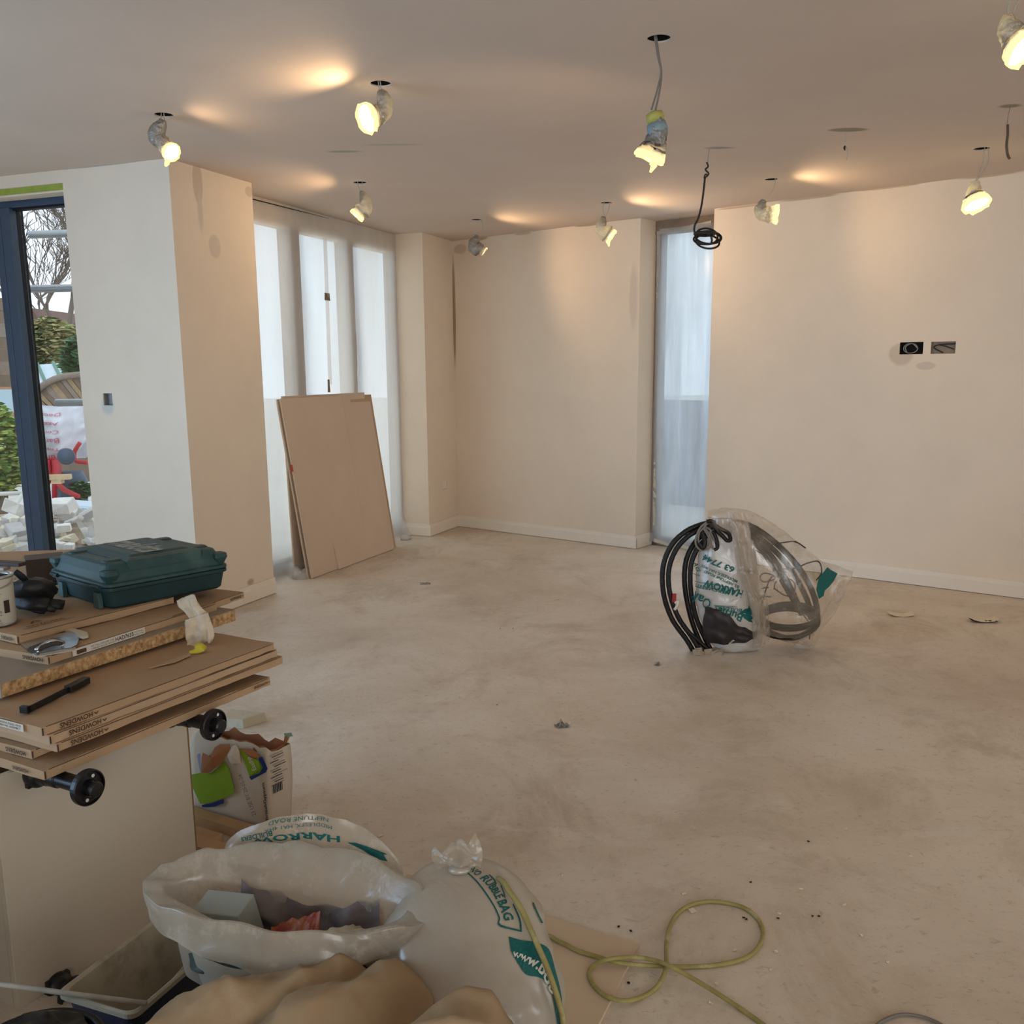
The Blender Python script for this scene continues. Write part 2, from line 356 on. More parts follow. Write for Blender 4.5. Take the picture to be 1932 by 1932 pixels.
def P2(p): return (p.x, p.y)
inner = [P2(DL), P2(A), P2(B), P2(C), P2(Cp), P2(D), P2(E), P2(Fc), P2(G), P2(G2), P2(H2), P2(Hh), P2(Rend), (XR, YB), (XL, YB)]
outer = [P2(DL + v*.3 - w*.3), P2(A + v*.3 + w*.05), P2(Cp - w*.12), P2(D - w*.12), P2(D + v*.9), P2(Fc + no*.5), P2(Hh + no*.32), P2(Rend + no*.32), (XR+.3, YB-.3), (XL-.3, YB-.3)]
mb = MB(); mb.prism(outer, -.12, 0.0); struct(mb.build('floor', M_floor))

# openings cut out of slabs and walls
def boolean_cut(o, cutter_mb):
    c = cutter_mb.build('cutter', M_dark)
    md = o.modifiers.new('cut', 'BOOLEAN'); md.operation = 'DIFFERENCE'; md.object = c; md.solver = 'EXACT'
    bpy.context.view_layer.update(); dg = bpy.context.evaluated_depsgraph_get()
    me = bpy.data.meshes.new_from_object(o.evaluated_get(dg)); o.modifiers.clear(); o.data = me
    bpy.data.objects.remove(c)
HOLES = {'a': (309, 217), 'b': (718, 158), 'c': (1243, 73), 'd': (679, 345), 'e': (899, 415), 'f': (1144, 383), 'g': (1455, 339), 'h': (1852, 281)}
HP = {k: atz(*p, H) for k, p in HOLES.items()}
HP['i'] = Vector((1.64, 3.10, H))
mb = MB(); mb.prism(outer, H, H+.005); ceil = struct(mb.build('ceiling', M_ceil))
cut = MB()
for p in HP.values(): cut.cyl((p.x, p.y, H-.05), (p.x, p.y, H+.05), .042, 24)
boolean_cut(ceil, cut)
for p in HP.values():
    q = MB(); q.lathe((p.x, p.y, H+.0052), (0, 0, 1), [(.05, 0), (.05, .09), (.0001, .09)], 20, cap0=False)  # dark cup paints the unlit void above each hole
    q.build('hole_shade_cup', M_dark, ceil)

def wallblock(name, poly, z0=0.0, z1=H):
    q = MB(); q.prism([P2(Vector(p)) for p in poly], z0, z1); return struct(q.build(name, M_wall))
# pillar between the glazed door and the big window
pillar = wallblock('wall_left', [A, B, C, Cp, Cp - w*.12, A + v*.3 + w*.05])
cn = wallblock('wall_left_return', [D, E, Fc, Fc + no*.3, D + v*.9, D + v*.02 - w*.12])
bk = wallblock('wall_back', [Fc, G, G2, G2 + no*.07, Fc + no*.31])
rt = wallblock('wall_right', [Hh, Rend, Rend + no*.31, Hh + no*.31])
ZD = atplane(109, 345.5, B, v).z
wallblock('wall_over_door', [A, DL, DL + v*.3, A + v*.3], ZD, H)
def quadwall(name, p0, p1, out, z0, z1, t=.2):
    q = MB(); q.prism([P2(p0), P2(p1), P2(p1+out*t), P2(p0+out*t)], z0, z1); return struct(q.build(name, M_wall))
ex, ey = Vector((1, 0, 0)), Vector((0, 1, 0))
# outer side walls with unseen openings for the area lights (behind and beside the camera)
for nm, (y0, y1, z0, z1) in {'wall_side': (YB, .2, 0, H), 'wall_side_far': (3.8, DL.y, 0, H), 'wall_side_head': (.2, 3.8, 2.3, H)}.items():
    quadwall(nm, Vector((XL, y0, 0)), Vector((XL, y1, 0)), -ex, z0, z1)
for nm, (x0, x1, z0, z1) in {'wall_rear': (XL, -.7, 0, H), 'wall_rear_far': (3.9, XR, 0, H), 'wall_rear_head': (-.7, 3.9, 2.45, H)}.items():
    quadwall(nm, Vector((x0, YB, 0)), Vector((x1, YB, 0)), -ey, z0, z1)
for nm, (y0, y1, z0, z1) in {'wall_end': (YB, -1.3, 0, H), 'wall_end_far': (1.7, Rend.y, 0, H), 'wall_end_head': (-1.3, 1.7, 2.4, H)}.items():
    quadwall(nm, Vector((XR, y0, 0)), Vector((XR, y1, 0)), ex, z0, z1)
# flush box openings in the walls
def wallbox(wall, pl0, n_in, p_tl, p_br, depth, name='back_box', m_in=None):
    a = atplane(*p_tl, pl0, n_in); b = atplane(*p_br, pl0, n_in); n_in = Vector(n_in)
    along = Vector((n_in.y, -n_in.x, 0)).normalized()
    if along.dot(b-a) < 0: along = -along
    wd = (b-a).dot(along); ht = a.z - b.z
    c = MB(); o = Vector((a.x, a.y, b.z)); outw = -Vector(n_in).normalized()
    c.obox(o - outw*.03, along*wd, Vector((0, 0, ht)), outw*(depth+.03)); boolean_cut(wall, c)
    q = MB(); t = .0015
    q.obox(o + outw*(depth-t*2), along*wd, Vector((0, 0, ht)), outw*t)
    q.obox(o + outw*.008, along*wd, Vector((0, 0, t)), outw*(depth-.012)); q.obox(o + outw*.008 + Vector((0, 0, ht-t)), along*wd, Vector((0, 0, t)), outw*(depth-.012))
    q.obox(o + outw*.008, along*t, Vector((0, 0, ht)), outw*(depth-.012)); q.obox(o + outw*.008 + along*(wd-t), along*t, Vector((0, 0, ht)), outw*(depth-.012))
    bo = q.build(name, m_in or M_dark, wall)
    return o, along, wd, ht, outw
M_boxgrey = mat('galvanised_box', (150, 148, 146), .5, .1, 30, metal=.3)
s1 = wallbox(rt, Fc, -no, (1698, 646), (1741, 668), .045)
s2 = wallbox(rt, Fc, -no, (1757, 645), (1802, 667), .03, m_in=mat('bare_block_recess', (150, 134, 118), .8, .1, 30))
s3 = wallbox(pillar, B, -v, (194, 742), (213, 765), .04, m_in=M_boxgrey)
s4 = wallbox(cn, E, w, (834.2, 907.5), (845, 921.5), .012, m_in=M_skirt)
M_cable_grey = mat('grey_cable', (150, 148, 142), .5)
M_cable_dark = mat('dark_cable', (40, 34, 30), .5)
o, al, wd, ht, ow = s1
q = MB(); cc = o + al*wd*.42 + Vector((0, 0, ht*.5)) + ow*.02
q.tube([cc + al*(.045*math.cos(a_)) + Vector((0, 0, .032*math.sin(a_))) + ow*.004*a_/3 for a_ in [i*.35 for i in range(30)]], .003, 6)
q.tube(spline([cc + al*-.02 + Vector((0, 0, -.03)), cc + al*-.03 + Vector((0, 0, .01)), cc + al*.01 + Vector((0, 0, .03)), cc + al*.045 + Vector((0, 0, .0))]), .0035, 6)
q.build('coiled_cable', M_cable_grey, rt, True)
o, al, wd, ht, ow = s2
q = MB(); z = Vector((0, 0, 1))
q.tube(spline([o + al*wd*.98 + z*ht*.8 + ow*.012, o + al*wd*.3 + z*ht*.75 + ow*.012, o + al*wd*.12 + z*ht*.5 + ow*.012, o + al*wd*.5 + z*ht*.08 + ow*.012]), .0035, 6)
q.tube(spline([o + al*wd*.3 + z*ht*.75 + ow*.012, o + al*wd*.6 + z*ht*.6 + ow*.012, o + al*wd*.92 + z*ht*.35 + ow*.01]), .003, 6)
q.build('coiled_cable', M_cable_dark, rt, True)

# skirting boards
def skirt(name, p0, p1, n_in, e0=0, e1=0, hgt=.108, t=.018):
    n_in = Vector(n_in).normalized(); d = (p1-p0).normalized(); a = p0 - d*e0; b = p1 + d*e1
    prof = [(0, .004), (t, .004), (t, hgt*.72), (t*.75, hgt*.80), (t*.55, hgt), (0, hgt)]
    q = MB(); q.loft([[a + n_in*x_ + Vector((0, 0, z_)) for x_, z_ in prof], [b + n_in*x_ + Vector((0, 0, z_)) for x_, z_ in prof]])
    return struct(q.build(name, M_skirt, fix=True))
skirt('baseboard_pillar_front', A, B, -v, 0, .018); skirt('baseboard_pillar', B, C, w, .018, 0)
skirt('baseboard_return_front', D, E, -v, 0, .018); skirt('baseboard_return', E, Fc, w, .018, 0)
skirt('baseboard_back', Fc, G, -no, 0, .018); skirt('baseboard_reveal', G, G2, u, .018, 0)
skirt('baseboard_right', Hh, Rend, -no)

# ================================================================== glazing
Z = Vector((0, 0, 1))
M_glass = glass('clear_glass')
M_glass_door = glass('solar_door_glass', (.93, .95, .96))
d0 = A + v*.12
def door_pt(px, py, off=0.0): return atplane(px, py, d0 + v*off, v)
zh = door_pt(109, 383).z
door = thing('door_1', '', '', (DL.x, DL.y, 0)); del door['label']; del door['category']; struct(door)
Ld = (A-DL).length
q = MB(); q.obox(DL + v*.02 + Z*(ZD-.045), w*Ld, v*.10, Z*.045); q.build('head_packer', M_wall, door)
q = MB(); q.obox(DL + v*.015 + Z*(ZD-.034), w*Ld, v*.006, Z*.034); q.build('tape_strip', M_tapegreen, door)
q = MB(); q.obox(DL + v*.14 + Z*zh, w*Ld, v*.07, Z*(ZD-zh)); q.obox(DL + v*.10 + Z*(zh+.055), w*Ld, v*.05, Z*(ZD-zh-.055)); q.build('head_frame', M_frame, door, bevel=.003)
q = MB(); q.obox(DL + v*.15 + Z*(zh-.012), w*Ld, v*.05, Z*.010); q.build('head_gasket', M_gasket, door)
q = MB(); q.obox(DL + v*.12 + Z*0, w*Ld, v*.16, Z*.05); q.build('threshold', M_frame, door, bevel=.003)
q = MB(); q.obox(A + v*.12 + Z*0 - w*.045, w*.045, v*.16, Z*zh); q.build('jamb_frame', M_frame, door, bevel=.003)
sl = door_pt(3, 560); sm = door_pt(15.5, 560); sr = door_pt(33, 560)
def al_w(p): return (p - DL).dot(w)
a0, a1, a2 = al_w(sl), al_w(sm), al_w(sr)
q = MB(); q.obox(DL + v*.12 + w*a0 + Z*.05, w*(a1-a0-.003), v*.05, Z*(zh-.05)); q.build('sash_stile', M_frame, door, bevel=.003)
q = MB(); q.obox(DL + v*.12 + w*a1 + Z*.05, w*(a2-a1), v*.05, Z*(zh-.05)); q.build('sash_stile', M_frame, door, bevel=.003)
q = MB(); q.obox(DL + v*.171 + w*(a0+.01) + Z*.05, w*(a2-a0-.012), v*.055, Z*(zh-.05)); q.build('stile_gasket', M_gasket, door)
q = MB(); q.obox(DL + v*.20 + w*a2 + Z*.05, w*(Ld-a2-.05), v*.008, Z*(zh-.06)); q.build('pane', M_glass_door, door)
q = MB(); q.obox(DL + v*.15 + w*.05 + Z*.05, w*(a0-.05), v*.008, Z*(zh-.06)); q.build('pane', M_glass_door, door)

# ---- big window masked with polythene
M_wframe = mat('brown_grey_window_frame', (124, 106, 88), .6, .05, 12)
M_headp = mat('pale_head_plaster', (206, 188, 162), .8, .05, 10)
M_film = film('masking_film', rgb=(238, 236, 234), clear=.30, var=.16, scale=1.2, stretch=(3.0, 1.2, .35), gloss=.05, trans=.44, bump=.6)
win = thing('window_1', '', '', (D.x, D.y, 0)); del win['label']; del win['category']; struct(win)
Lw = (Cp-D).length; WD = -v
def wbox(mbx, s0, s1, z0, z1, o0, o1): mbx.obox(D + WD*s0 - w*o0 + Z*z0, WD*(s1-s0), -w*(o1-o0), Z*(z1-z0))
def s_at(px, py, off=.022): return (atplane(px, py, D - w*off, w) - D).dot(WD)
q = MB(); wbox(q, 0, Lw, 2.44, 2.6, .014, .09); q.build('head_frame', M_headp, win)
q = MB(); wbox(q, 0, Lw, 0, .10, .022, .09); q.build('bottom_frame', M_gasket, win)
for (xa, xb, yy) in ((545, 571, 592), (650, 670, 592)):
    q = MB(); sa, sb = s_at(xb, yy), s_at(xa, yy); wbox(q, sa, sb, .10, 2.44, .022, .09); q.build('mullion', M_wframe, win)
q = MB(); wbox(q, 0, .06, .10, 2.44, .022, .09); q.build('side_frame', M_wframe, win)
q = MB(); wbox(q, Lw-.06, Lw, .10, 2.44, .022, .09); q.build('side_frame', M_wframe, win)
ss = s_at(667, 645)
q = MB(); wbox(q, ss-.02, ss+.025, 1.50, 1.75, .004, .022); q.build('window_handle', M_gasket, win, bevel=.004)
ms = [.06, s_at(670, 592), s_at(650, 592), s_at(571, 592), s_at(545, 592), Lw-.06]
for k in (0, 2, 4):
    q = MB(); wbox(q, ms[k], ms[k+1], .10, 2.44, .075, .083); q.build('pane', M_glass, win)
# the film: one wrinkled sheet, taped at the ceiling and lying on the floor
def film_pt(a, b):
    s_ = a*Lw; z_ = 2.595 - b*2.59
    k = mn.noise(Vector((s_*2.2 + z_*.5, z_*.7, 0)))*.018 + mn.noise(Vector((s_*9 + z_*1.2, z_*1.0, 4)))*.006
    edge = min(1, a*8, (1-a)*8, b*10)
    off = .006 + (k+.014)*edge
    if z_ < .22: off += ((.22-z_)/.22)**2*(.10 + .06*mn.noise(Vector((s_*3, 0, 7))))
    z_ = max(z_, .006 + .02*abs(mn.noise(Vector((s_*12, 3, 1))))) if b > .98 else z_
    return D + WD*s_ + w*off + Z*z_
q = MB(); q.grid(film_pt, 120, 90)
fl = q.build('masking_film', M_film, smooth=True); tag(fl, 'translucent polythene masking film hung over the big three-pane window', 'plastic sheet')
M_brown = mat('brown_tape', (124, 104, 82), .5, .08, 30)
def filmtape(px, py, wpx, hpx, name, label):
    c = atplane(px, py, D + w*.045, w); k = (c - Vector((0, 0, CAM_H))).length / F_PX
    q = MB(); hw, hh = wpx*k*1.25/2, hpx*k/2
    q.grid(lambda a, b: c + v*(a-.5)*2*hw + Z*((b-.5)*2*hh) + w*(.003*math.sin(a*3+b*2)), 4, 3)
    o = q.build(name, M_brown, solid=.001); return tag(o, label, 'tape')
filmtape(617.5, 560, 15, 13, 'tape_patch', 'square brown tape patch high on the polythene over the middle pane')
filmtape(620.5, 728, 7, 23, 'tape_patch', 'narrow upright brown tape patch on polythene just above the leaning boards')
# overlapped fold of film where two sheets join
q = MB(); x0 = atplane(612, 450, D+w*.03, w); x1 = atplane(622, 725, D+w*.03, w); e = v*.05
q.grid(lambda a, b: x0.lerp(x1, b) + e*(a-.5) + w*(.004 + .012*math.sin(a*math.pi)) + Z*0, 6, 40)
fo = q.build('film_fold', M_film, smooth=True); tag(fo, 'vertical fold where two polythene sheets overlap on the big window', 'plastic sheet')

# ---- slit window in the right hand wall
win2 = thing('window_2', '', '', (G2.x, G2.y, 0)); del win2['label']; del win2['category']; struct(win2)
Ls = (H2-G2).length
M_wf2 = mat('light_brown_frame', (140, 120, 100), .7, .1, 20)
def sbox(mbx, s0, s1, z0, z1, o0, o1): mbx.obox(G2 + u*s0 + no*o0 + Z*z0, u*(s1-s0), no*(o1-o0), Z*(z1-z0))
q = MB(); sbox(q, 0, Ls, 2.50, 2.6, -.01, .07); q.build('head_frame', M_wf2, win2)
q = MB(); sbox(q, 0, .065, 0, 2.50, 0, .07); q.build('side_frame', M_wf2, win2)
q = MB(); sbox(q, Ls-.04, Ls, 0, 2.50, 0, .07); q.build('side_frame', M_wf2, win2)
q = MB(); sbox(q, 0, Ls, 0, .07, 0, .07); q.build('bottom_frame', M_wf2, win2)
q = MB(); sbox(q, .065, Ls-.04, .07, 2.5, .03, .038); q.build('pane', M_glass, win2)
M_film2 = film('slit_window_film', rgb=(222, 224, 228), clear=.22, var=.18, scale=2.4, stretch=(3.0, 3.0, .4), gloss=.05, trans=.8, bump=.7)
def film2(a, b):
    s_ = .012 + a*(Ls-.016); z_ = 2.54 - b*2.50
    k = mn.noise(Vector((s_*14, z_*1.0, 1)))*.008 + mn.noise(Vector((s_*5 + z_, z_*.8, 9)))*.012
    off = -(.014 + (k+.010)*min(1, a*6, (1-a)*6))
    if z_ < .2: off -= ((.2-z_)/.2)**2*.05
    return G2 + u*s_ + no*off + Z*max(z_, .01)
q = MB(); q.grid(film2, 50, 90)
tag(q.build('masking_film', M_film2, smooth=True), 'narrow translucent polythene film masking the tall slit window', 'plastic sheet')
M_masktape = mat('pale_masking_tape', (206, 196, 178), .6, .05, 30)
def ragged(px_list, label, off=-.03, mt=None, wd=.02):
    pts = [atplane(x_, y_, G2 + no*off, no) for x_, y_ in px_list]
    q = MB()
    for i in range(len(pts)-1):
        n = max(2, int((pts[i+1]-pts[i]).length/.03)); d = (pts[i+1]-pts[i])
        sd = d.normalized().cross(no)
        q.grid(lambda a, b: pts[i] + d*a + sd*((b-.5)*wd*(1+.5*mn.noise(Vector((a*n*1.7, i, 3)))) + .004*mn.noise(Vector((a*n*2.1, 5, b)))) - no*(.002+.004*abs(mn.noise(Vector((a*n, b*3, i))))), n*2, 2)
    return tag(q.build('masking_tape', mt or M_masktape, solid=.0006), label, 'tape')
ragged([(1243, 436), (1241, 600), (1237, 850), (1234, 1000)], 'ragged masking tape down the left side of the slit window film', -.012, wd=.03)
ragged([(1245, 437), (1288, 432), (1342, 421)], 'torn masking tape along the top of the slit window film', -.012, wd=.035)
ragged([(1234, 1019), (1262, 1027), (1300, 1034)], 'curled masking tape along the foot of the slit window film', -.05, wd=.03)

# ================================================================== outdoors
M_ground = mat('garden_soil', (196, 190, 180), .9, .0, 2, .3, 20, rgb2=(214, 210, 202))
q = MB(); q.prism([(-40, 5.0), (30, 5.0), (30, 60), (-40, 60)], -.30, -.125); gr = q.build('ground_outside', M_ground); struct(gr)
rnd = random.Random(11)
def chunk(mbx, c, s, seed):
    r = random.Random(seed); R = Matrix.Rotation(r.uniform(0, 3), 3, 'Z') @ Matrix.Rotation(r.uniform(-.5, .5), 3, 'X') @ Matrix.Rotation(r.uniform(-.5, .5), 3, 'Y')
    pts = [Vector(((x_-.5)*s[0], (y_-.5)*s[1], (z_-.5)*s[2])) for z_ in (0, 1) for x_, y_ in ((0, 0), (1, 0), (1, 1), (0, 1))]
    pts = [Vector(c) + R @ Vector((p.x*r.uniform(.75, 1.1), p.y*r.uniform(.75, 1.1), p.z*r.uniform(.75, 1.1))) for p in pts]
    mbx.add(pts, [(3,2,1,0),(4,5,6,7),(0,1,5,4),(1,2,6,5),(2,3,7,6),(3,0,4,7)])
M_rub = [mat('pale_rubble', (236, 232, 226), .9, .08, 8, .3, 40), mat('cream_rubble', (226, 214, 190), .9, .1, 8, .3, 40), mat('grey_rubble', (204, 203, 200), .9, .1, 8, .3, 40)]
k = 0
for i in range(96):
    Y = rnd.uniform(6.9, 8.8); px = rnd.uniform(-30, 190)
    base = -.10 + max(0, .42 - abs(Y-7.9)*.35)*rnd.uniform(.5, 1)
    p = aty(px, 1000, Y); s_ = rnd.choice((rnd.uniform(.06, .12), rnd.uniform(.10, .2)))
    q = MB(); chunk(q, (p.x, Y, base + s_*.3), (s_, s_*rnd.uniform(.6, 1), s_*rnd.uniform(.35, .7)), 100+i)
    o = q.build('rubble_block', M_rub[i % 3], bevel=.008)
    cl_ = ('pale', 'cream', 'grey')[i % 3]; sd_ = 'left of the door stile' if px < 60 else 'between the door stile and the pillar'
    tag(o, 'broken ' + cl_ + ' stone in the ' + ('near' if Y < 7.9 else 'far') + ' rubble outside ' + sd_, 'rubble', cl_ + (' near' if Y < 7.9 else ' far') + ' rubble blocks outside ' + sd_)
q = MB(); q.grid(lambda a, b: Vector((aty(-60 + a*280, 1000, 7.9).x, 6.9 + b*2.3, -.14 + max(0, .12*(1-((b-.45)*2.2)**2)) * (1+.3*mn.noise(Vector((a*9, b*9, 2)))))), 40, 24)
tag(q.build('rubble', M_rub[2], smooth=False), 'fine grey rubble and dust under the broken stones outside', 'rubble', None, 'stuff')
def stick(name, p0, p1, wd, th, mt, label, cat='board', bev=.002):
    p0, p1 = Vector(p0), Vector(p1); d = (p1-p0); sd = d.cross(Z).normalized()*wd; up = sd.cross(d).normalized()*th
    if up.z < 0: up = -up
    q = MB(); q.obox(p0 - sd/2, d, sd, up); return tag(q.build(name, mt, bevel=bev), label, cat)
M_wood_old = mat('weathered_wood', (150, 132, 112), .8, .12, 12, .2, 60, stretch=(1, 1, 6))
M_upvc = mat('white_plastic_board', (216, 230, 240), .4, .02, 10)
M_pine = mat('sawn_pine', (206, 176, 138), .65, .08, 14, .1, 60, stretch=(.5, .5, 4))
stick('loose_plank', aty(112, 957, 8.4), aty(158, 1040, 7.4), .11, .02, M_wood_old, 'pale grey plank leaning down over the rubble outside')
a_, b_ = aty(60, 947, 9.3), aty(200, 958, 9.3); stick('plastic_board', a_, b_, .30, .03, M_upvc, 'long bluish-white plastic board lying behind the rubble outside')
a_, b_ = aty(60, 962, 9.0), aty(190, 975, 9.0); stick('plastic_board', a_, b_, .30, .03, M_upvc, 'shorter bluish-white board in front of the long one outside')
for i in range(3):
    stick('old_board', aty(88+i*6, 974+i*5, 8.8-i*.1), aty(190, 973+i*7, 8.9-i*.15), .12, .02, M_wood_old, ['topmost', 'middle', 'lowest'][i] + ' dark broken board lying across the rubble outside')
for i in range(3):
    stick('timber_length', aty(-60, 985+i*6, 8.9-i*.1), aty(46, 972+i*9, 8.9-i*.1), .09, .03, M_pine, ['topmost', 'middle', 'lowest'][i] + ' sawn timber beside the door stile outside')
M_whitemetal = mat('white_metal_tube', (214, 214, 206), .5)
q = MB(); q.tube([aty(-30, 933, 9.0), aty(43, 930, 9.0)], .02, 8); q.tube([aty(43, 931, 9.0), aty(14, 980, 8.8)], .02, 8); q.tube([aty(-40, 981, 8.8), aty(14, 980, 8.8)], .02, 8)
tag(q.build('metal_rack', M_whitemetal, smooth=True), 'white tubular metal rack lying outside left of the door stile', 'rack')
# scaffold tubes just outside
M_scaf = mat('galvanised_tube', (168, 172, 174), .4, .05, 20, metal=.5)
for (xa, ya, yb, lab) in ((56, 443, 436, 'uppermost'), (57, 545, 541, 'middle'), (105, 760, 758, 'lowest')):
    a_ = aty(xa, ya, 7.0); b_ = aty(260, yb, 7.0)
    q = MB(); q.cyl(a_, b_, .027, 16); tag(q.build('scaffold_tube', M_scaf, smooth=False, bevel=.004), lab + ' grey scaffold tube end poking past the pillar outside', 'scaffold tube', 'scaffold tubes outside')
q = MB(); t0 = aty(235, 500, 7.0); q.cyl((t0.x, 7.05, -.13), (t0.x, 7.05, 4.5), .025, 14); tag(q.build('scaffold_standard', M_scaf), 'upright scaffold tube standing outside behind the pillar', 'scaffold tube')
# bulk bag with printed list, hung upside down
M_bulk = mat('woven_bulk_bag', (224, 224, 232), .7, .04, 10, .2, 30)
M_pink = mat('faded_red_print', (214, 110, 130), .7)
bg_ = thing('bulk_bag', 'white woven builders bag with faded red print turned upside down', 'bag', aty(110, 870, 10.0))
Y0 = 10.0
def bbag(a, b):   # a across, b down
    top = aty(66 + a*96, 764 + 6*math.sin(a*5), Y0); bot = aty(76 + a*90, (872 if a < .55 else 872-(a-.55)*110), Y0)
    p = top.lerp(bot, b); p.y += -.10*math.sin(a*math.pi)*math.sin(b*math.pi*.9) + .03*mn.noise(Vector((a*5, b*6, 0))) + (.10 if a > .56 else 0)*min(1, (a-.56)*8 if a > .56 else 0)
    return p
q = MB(); q.grid(bbag, 36, 30); q.grid(lambda a, b: bbag(1-a, b) + Vector((0, .5*math.sin(math.pi*(.02+.96*a))*1.0, 0)), 36, 30)
q.build('bag_body', M_bulk, bg_, True)
q = MB()
for i, (tx, hh_) in enumerate((('Deco', .05), ('Aggr', .06), ('Com', .055), ('Bark', .075), ('Tops', .055), ('Turf', .08))):
    bb = .13 + i*.155; ww = .40
    def fn(x_, y_, bb=bb, ww=ww, hh_=hh_):
        p = bbag(max(.02, min(.6, .32 - x_*ww)), max(0, min(1, bb + y_*hh_*1.2))); return p + Vector((0, -.012, 0))
    q = MB(); put_text(q, tx, fn); q.build('lettering', M_pink, bg_)
# concrete mixer
M_red = mat('faded_red_steel', (196, 60, 66), .5, .08, 20); M_bluegrey = mat('blue_grey_drum', (76, 92, 112), .5, .05, 20)
mx_ = thing('concrete_mixer', 'red tubular stand and blue-grey drum of a concrete mixer outside', 'mixer', aty(110, 945, 9.8))
q = MB(); Ym = 9.8
q.tube([aty(88, 868, Ym), aty(93, 905, Ym), aty(86, 920, Ym-.05), aty(78, 935, Ym-.1)], .028, 8)
q.tube([aty(104, 868, Ym), aty(103, 945, Ym-.1)], .028, 8); q.tube([aty(100, 905, Ym), aty(122, 925, Ym-.15), aty(148, 937, Ym-.2)], .028, 8); q.build('stand', M_red, mx_, True)
q = MB(); q.obox(aty(92, 905, Ym+.05), (.10, 0, 0), (0, .1, 0), (0, 0, .22)); q.build('frame_plate', M_red, mx_)
q = MB(); q.tube(spline([aty(151, 835, Ym), aty(141, 852, Ym), aty(143, 869, Ym), aty(165, 873, Ym)]), .022, 8); q.tube(spline([aty(146, 845, Ym+.1), aty(139, 858, Ym+.1), aty(146, 873, Ym+.1)]), .02, 8); q.build('tipping_handle', M_red, mx_, True)
c_ = aty(126, 861, Ym-.15); q = MB(); q.lathe(c_, (.15, -1, 0), [(.001, -.02), (.075, -.02), (.085, 0), (.085, .03), (.04, .035), (.035, .05), (.001, .05)], 28); q.build('wheel', M_bluegrey, mx_, True)
q = MB(); c_ = aty(134, 900, Ym+.25); q.lathe((c_.x, c_.y, -.12), (0, 0, 1), [(.12, 0), (.14, .1), (.16, .45), (.12, .55)], 20); q.build('drum', M_bluegrey, mx_, True)
q = MB(); c_ = aty(112, 900, Ym-.25); q.box((c_.x, c_.y, c_.z), (.22, .10, .05), .2); q.box((c_.x-.02, c_.y, c_.z-.04), (.10, .1, .05), .1); tag(q.build('timber_block', M_pine, bevel=.004), 'stubby sawn timber offcuts propped against the red mixer stand', 'timber')
# foliage makers
def leaf_cloud(name, c, rad, n, sz, mats, label, cat, seed, kind='stuff', asp=.5):
    r = random.Random(seed); q = MB(); c = Vector(c)
    for i in range(n):
        while True:
            p = Vector((r.uniform(-1, 1), r.uniform(-1, 1), r.uniform(-1, 1)))
            if p.length < 1: break
        if p.length < .55: p = p.normalized()*r.uniform(.6, 1)
        p = c + Vector((p.x*rad[0], p.y*rad[1], p.z*rad[2]))
        R = Matrix.Rotation(r.uniform(0, 6.3), 3, 'Z') @ Matrix.Rotation(r.uniform(-1.2, 1.2), 3, 'X')
        a = R @ Vector((sz*r.uniform(.7, 1.3), 0, 0)); b = R @ Vector((0, sz*asp*r.uniform(.7, 1.2), 0)); m_ = R @ Vector((0, 0, sz*.12))
        q.add([p-a, p-b*.9-a*.2, p-b*.7+a*.5, p+a, p+b*.7+a*.5, p+b*.9-a*.2, p+m_], [(0,1,6),(1,2,6),(2,3,6),(3,4,6),(4,5,6),(5,0,6)], r.randrange(len(mats)))
    return q.build(name, mats)
M_leafA = [mat('leaf_light_green', (150, 178, 96), .6, .15, 9), mat('leaf_mid_green', (104, 140, 70), .6, .15, 9), mat('leaf_yellow_green', (190, 196, 110), .6, .1, 9)]
M_leafB = [mat('leaf_dark_green', (58, 92, 58), .5, .15, 9), mat('leaf_deep_green', (78, 118, 74), .5, .15, 9)]
M_leafC = [mat('leaf_dry_olive', (150, 148, 96), .7, .15, 9), mat('leaf_olive_green', (120, 132, 84), .7, .15, 9), mat('leaf_straw', (182, 168, 120), .7, .1, 9)]
M_bark = mat('grey_bark', (118, 106, 96), .9, .1, 20)
def bush(name, px, py, Y, rpx, mats, n, sz, label, seed):
    c = aty(px, py, Y); k = Y/F_PX
    t = thing(name, label, 'bush', (c.x, Y, -.12)); r = random.Random(seed)
    rr = (rpx[0]*k, rpx[0]*k*.8, rpx[1]*k)
    l = leaf_cloud('foliage', c, rr, n, sz, mats, '', '', seed); l['kind'] = 'stuff'
    mw = l.location.copy(); l.parent = t; l.location = mw - t.location
    q = MB()
    for i in range(7):
        e = c + Vector((r.uniform(-.8, .8)*rr[0], r.uniform(-.8, .8)*rr[1], r.uniform(-.2, .6)*rr[2]))
        q.tube(spline([(c.x + r.uniform(-.1, .1), Y + r.uniform(-.1, .1), -.12), (c.x*.6+e.x*.4, Y, c.z*.6), tuple(e)], 4), [.03 - .0025*j for j in range(9)], 5)
    q.build('stem', M_bark, t, True)
    return t
bush('garden_hedge', -10, 850, 9.6, (58, 92), M_leafA, 2600, .05, 'bright green leafy shrub left of the glazed door stile outside', 3)
bush('olive_shrub', 92, 655, 18, (60, 55), M_leafC, 2600, .09, 'olive and straw coloured shrubs behind the greenhouse', 4)
bush('laurel_shrub', 150, 690, 14.5, (30, 55), M_leafB, 700, .10, 'dark glossy laurel beside the pillar above the arched fence', 5)
bush('low_plant', 152, 925, 9.9, (18, 18), M_leafB, 200, .05, 'small dark plant growing beside the mixer stand', 6)
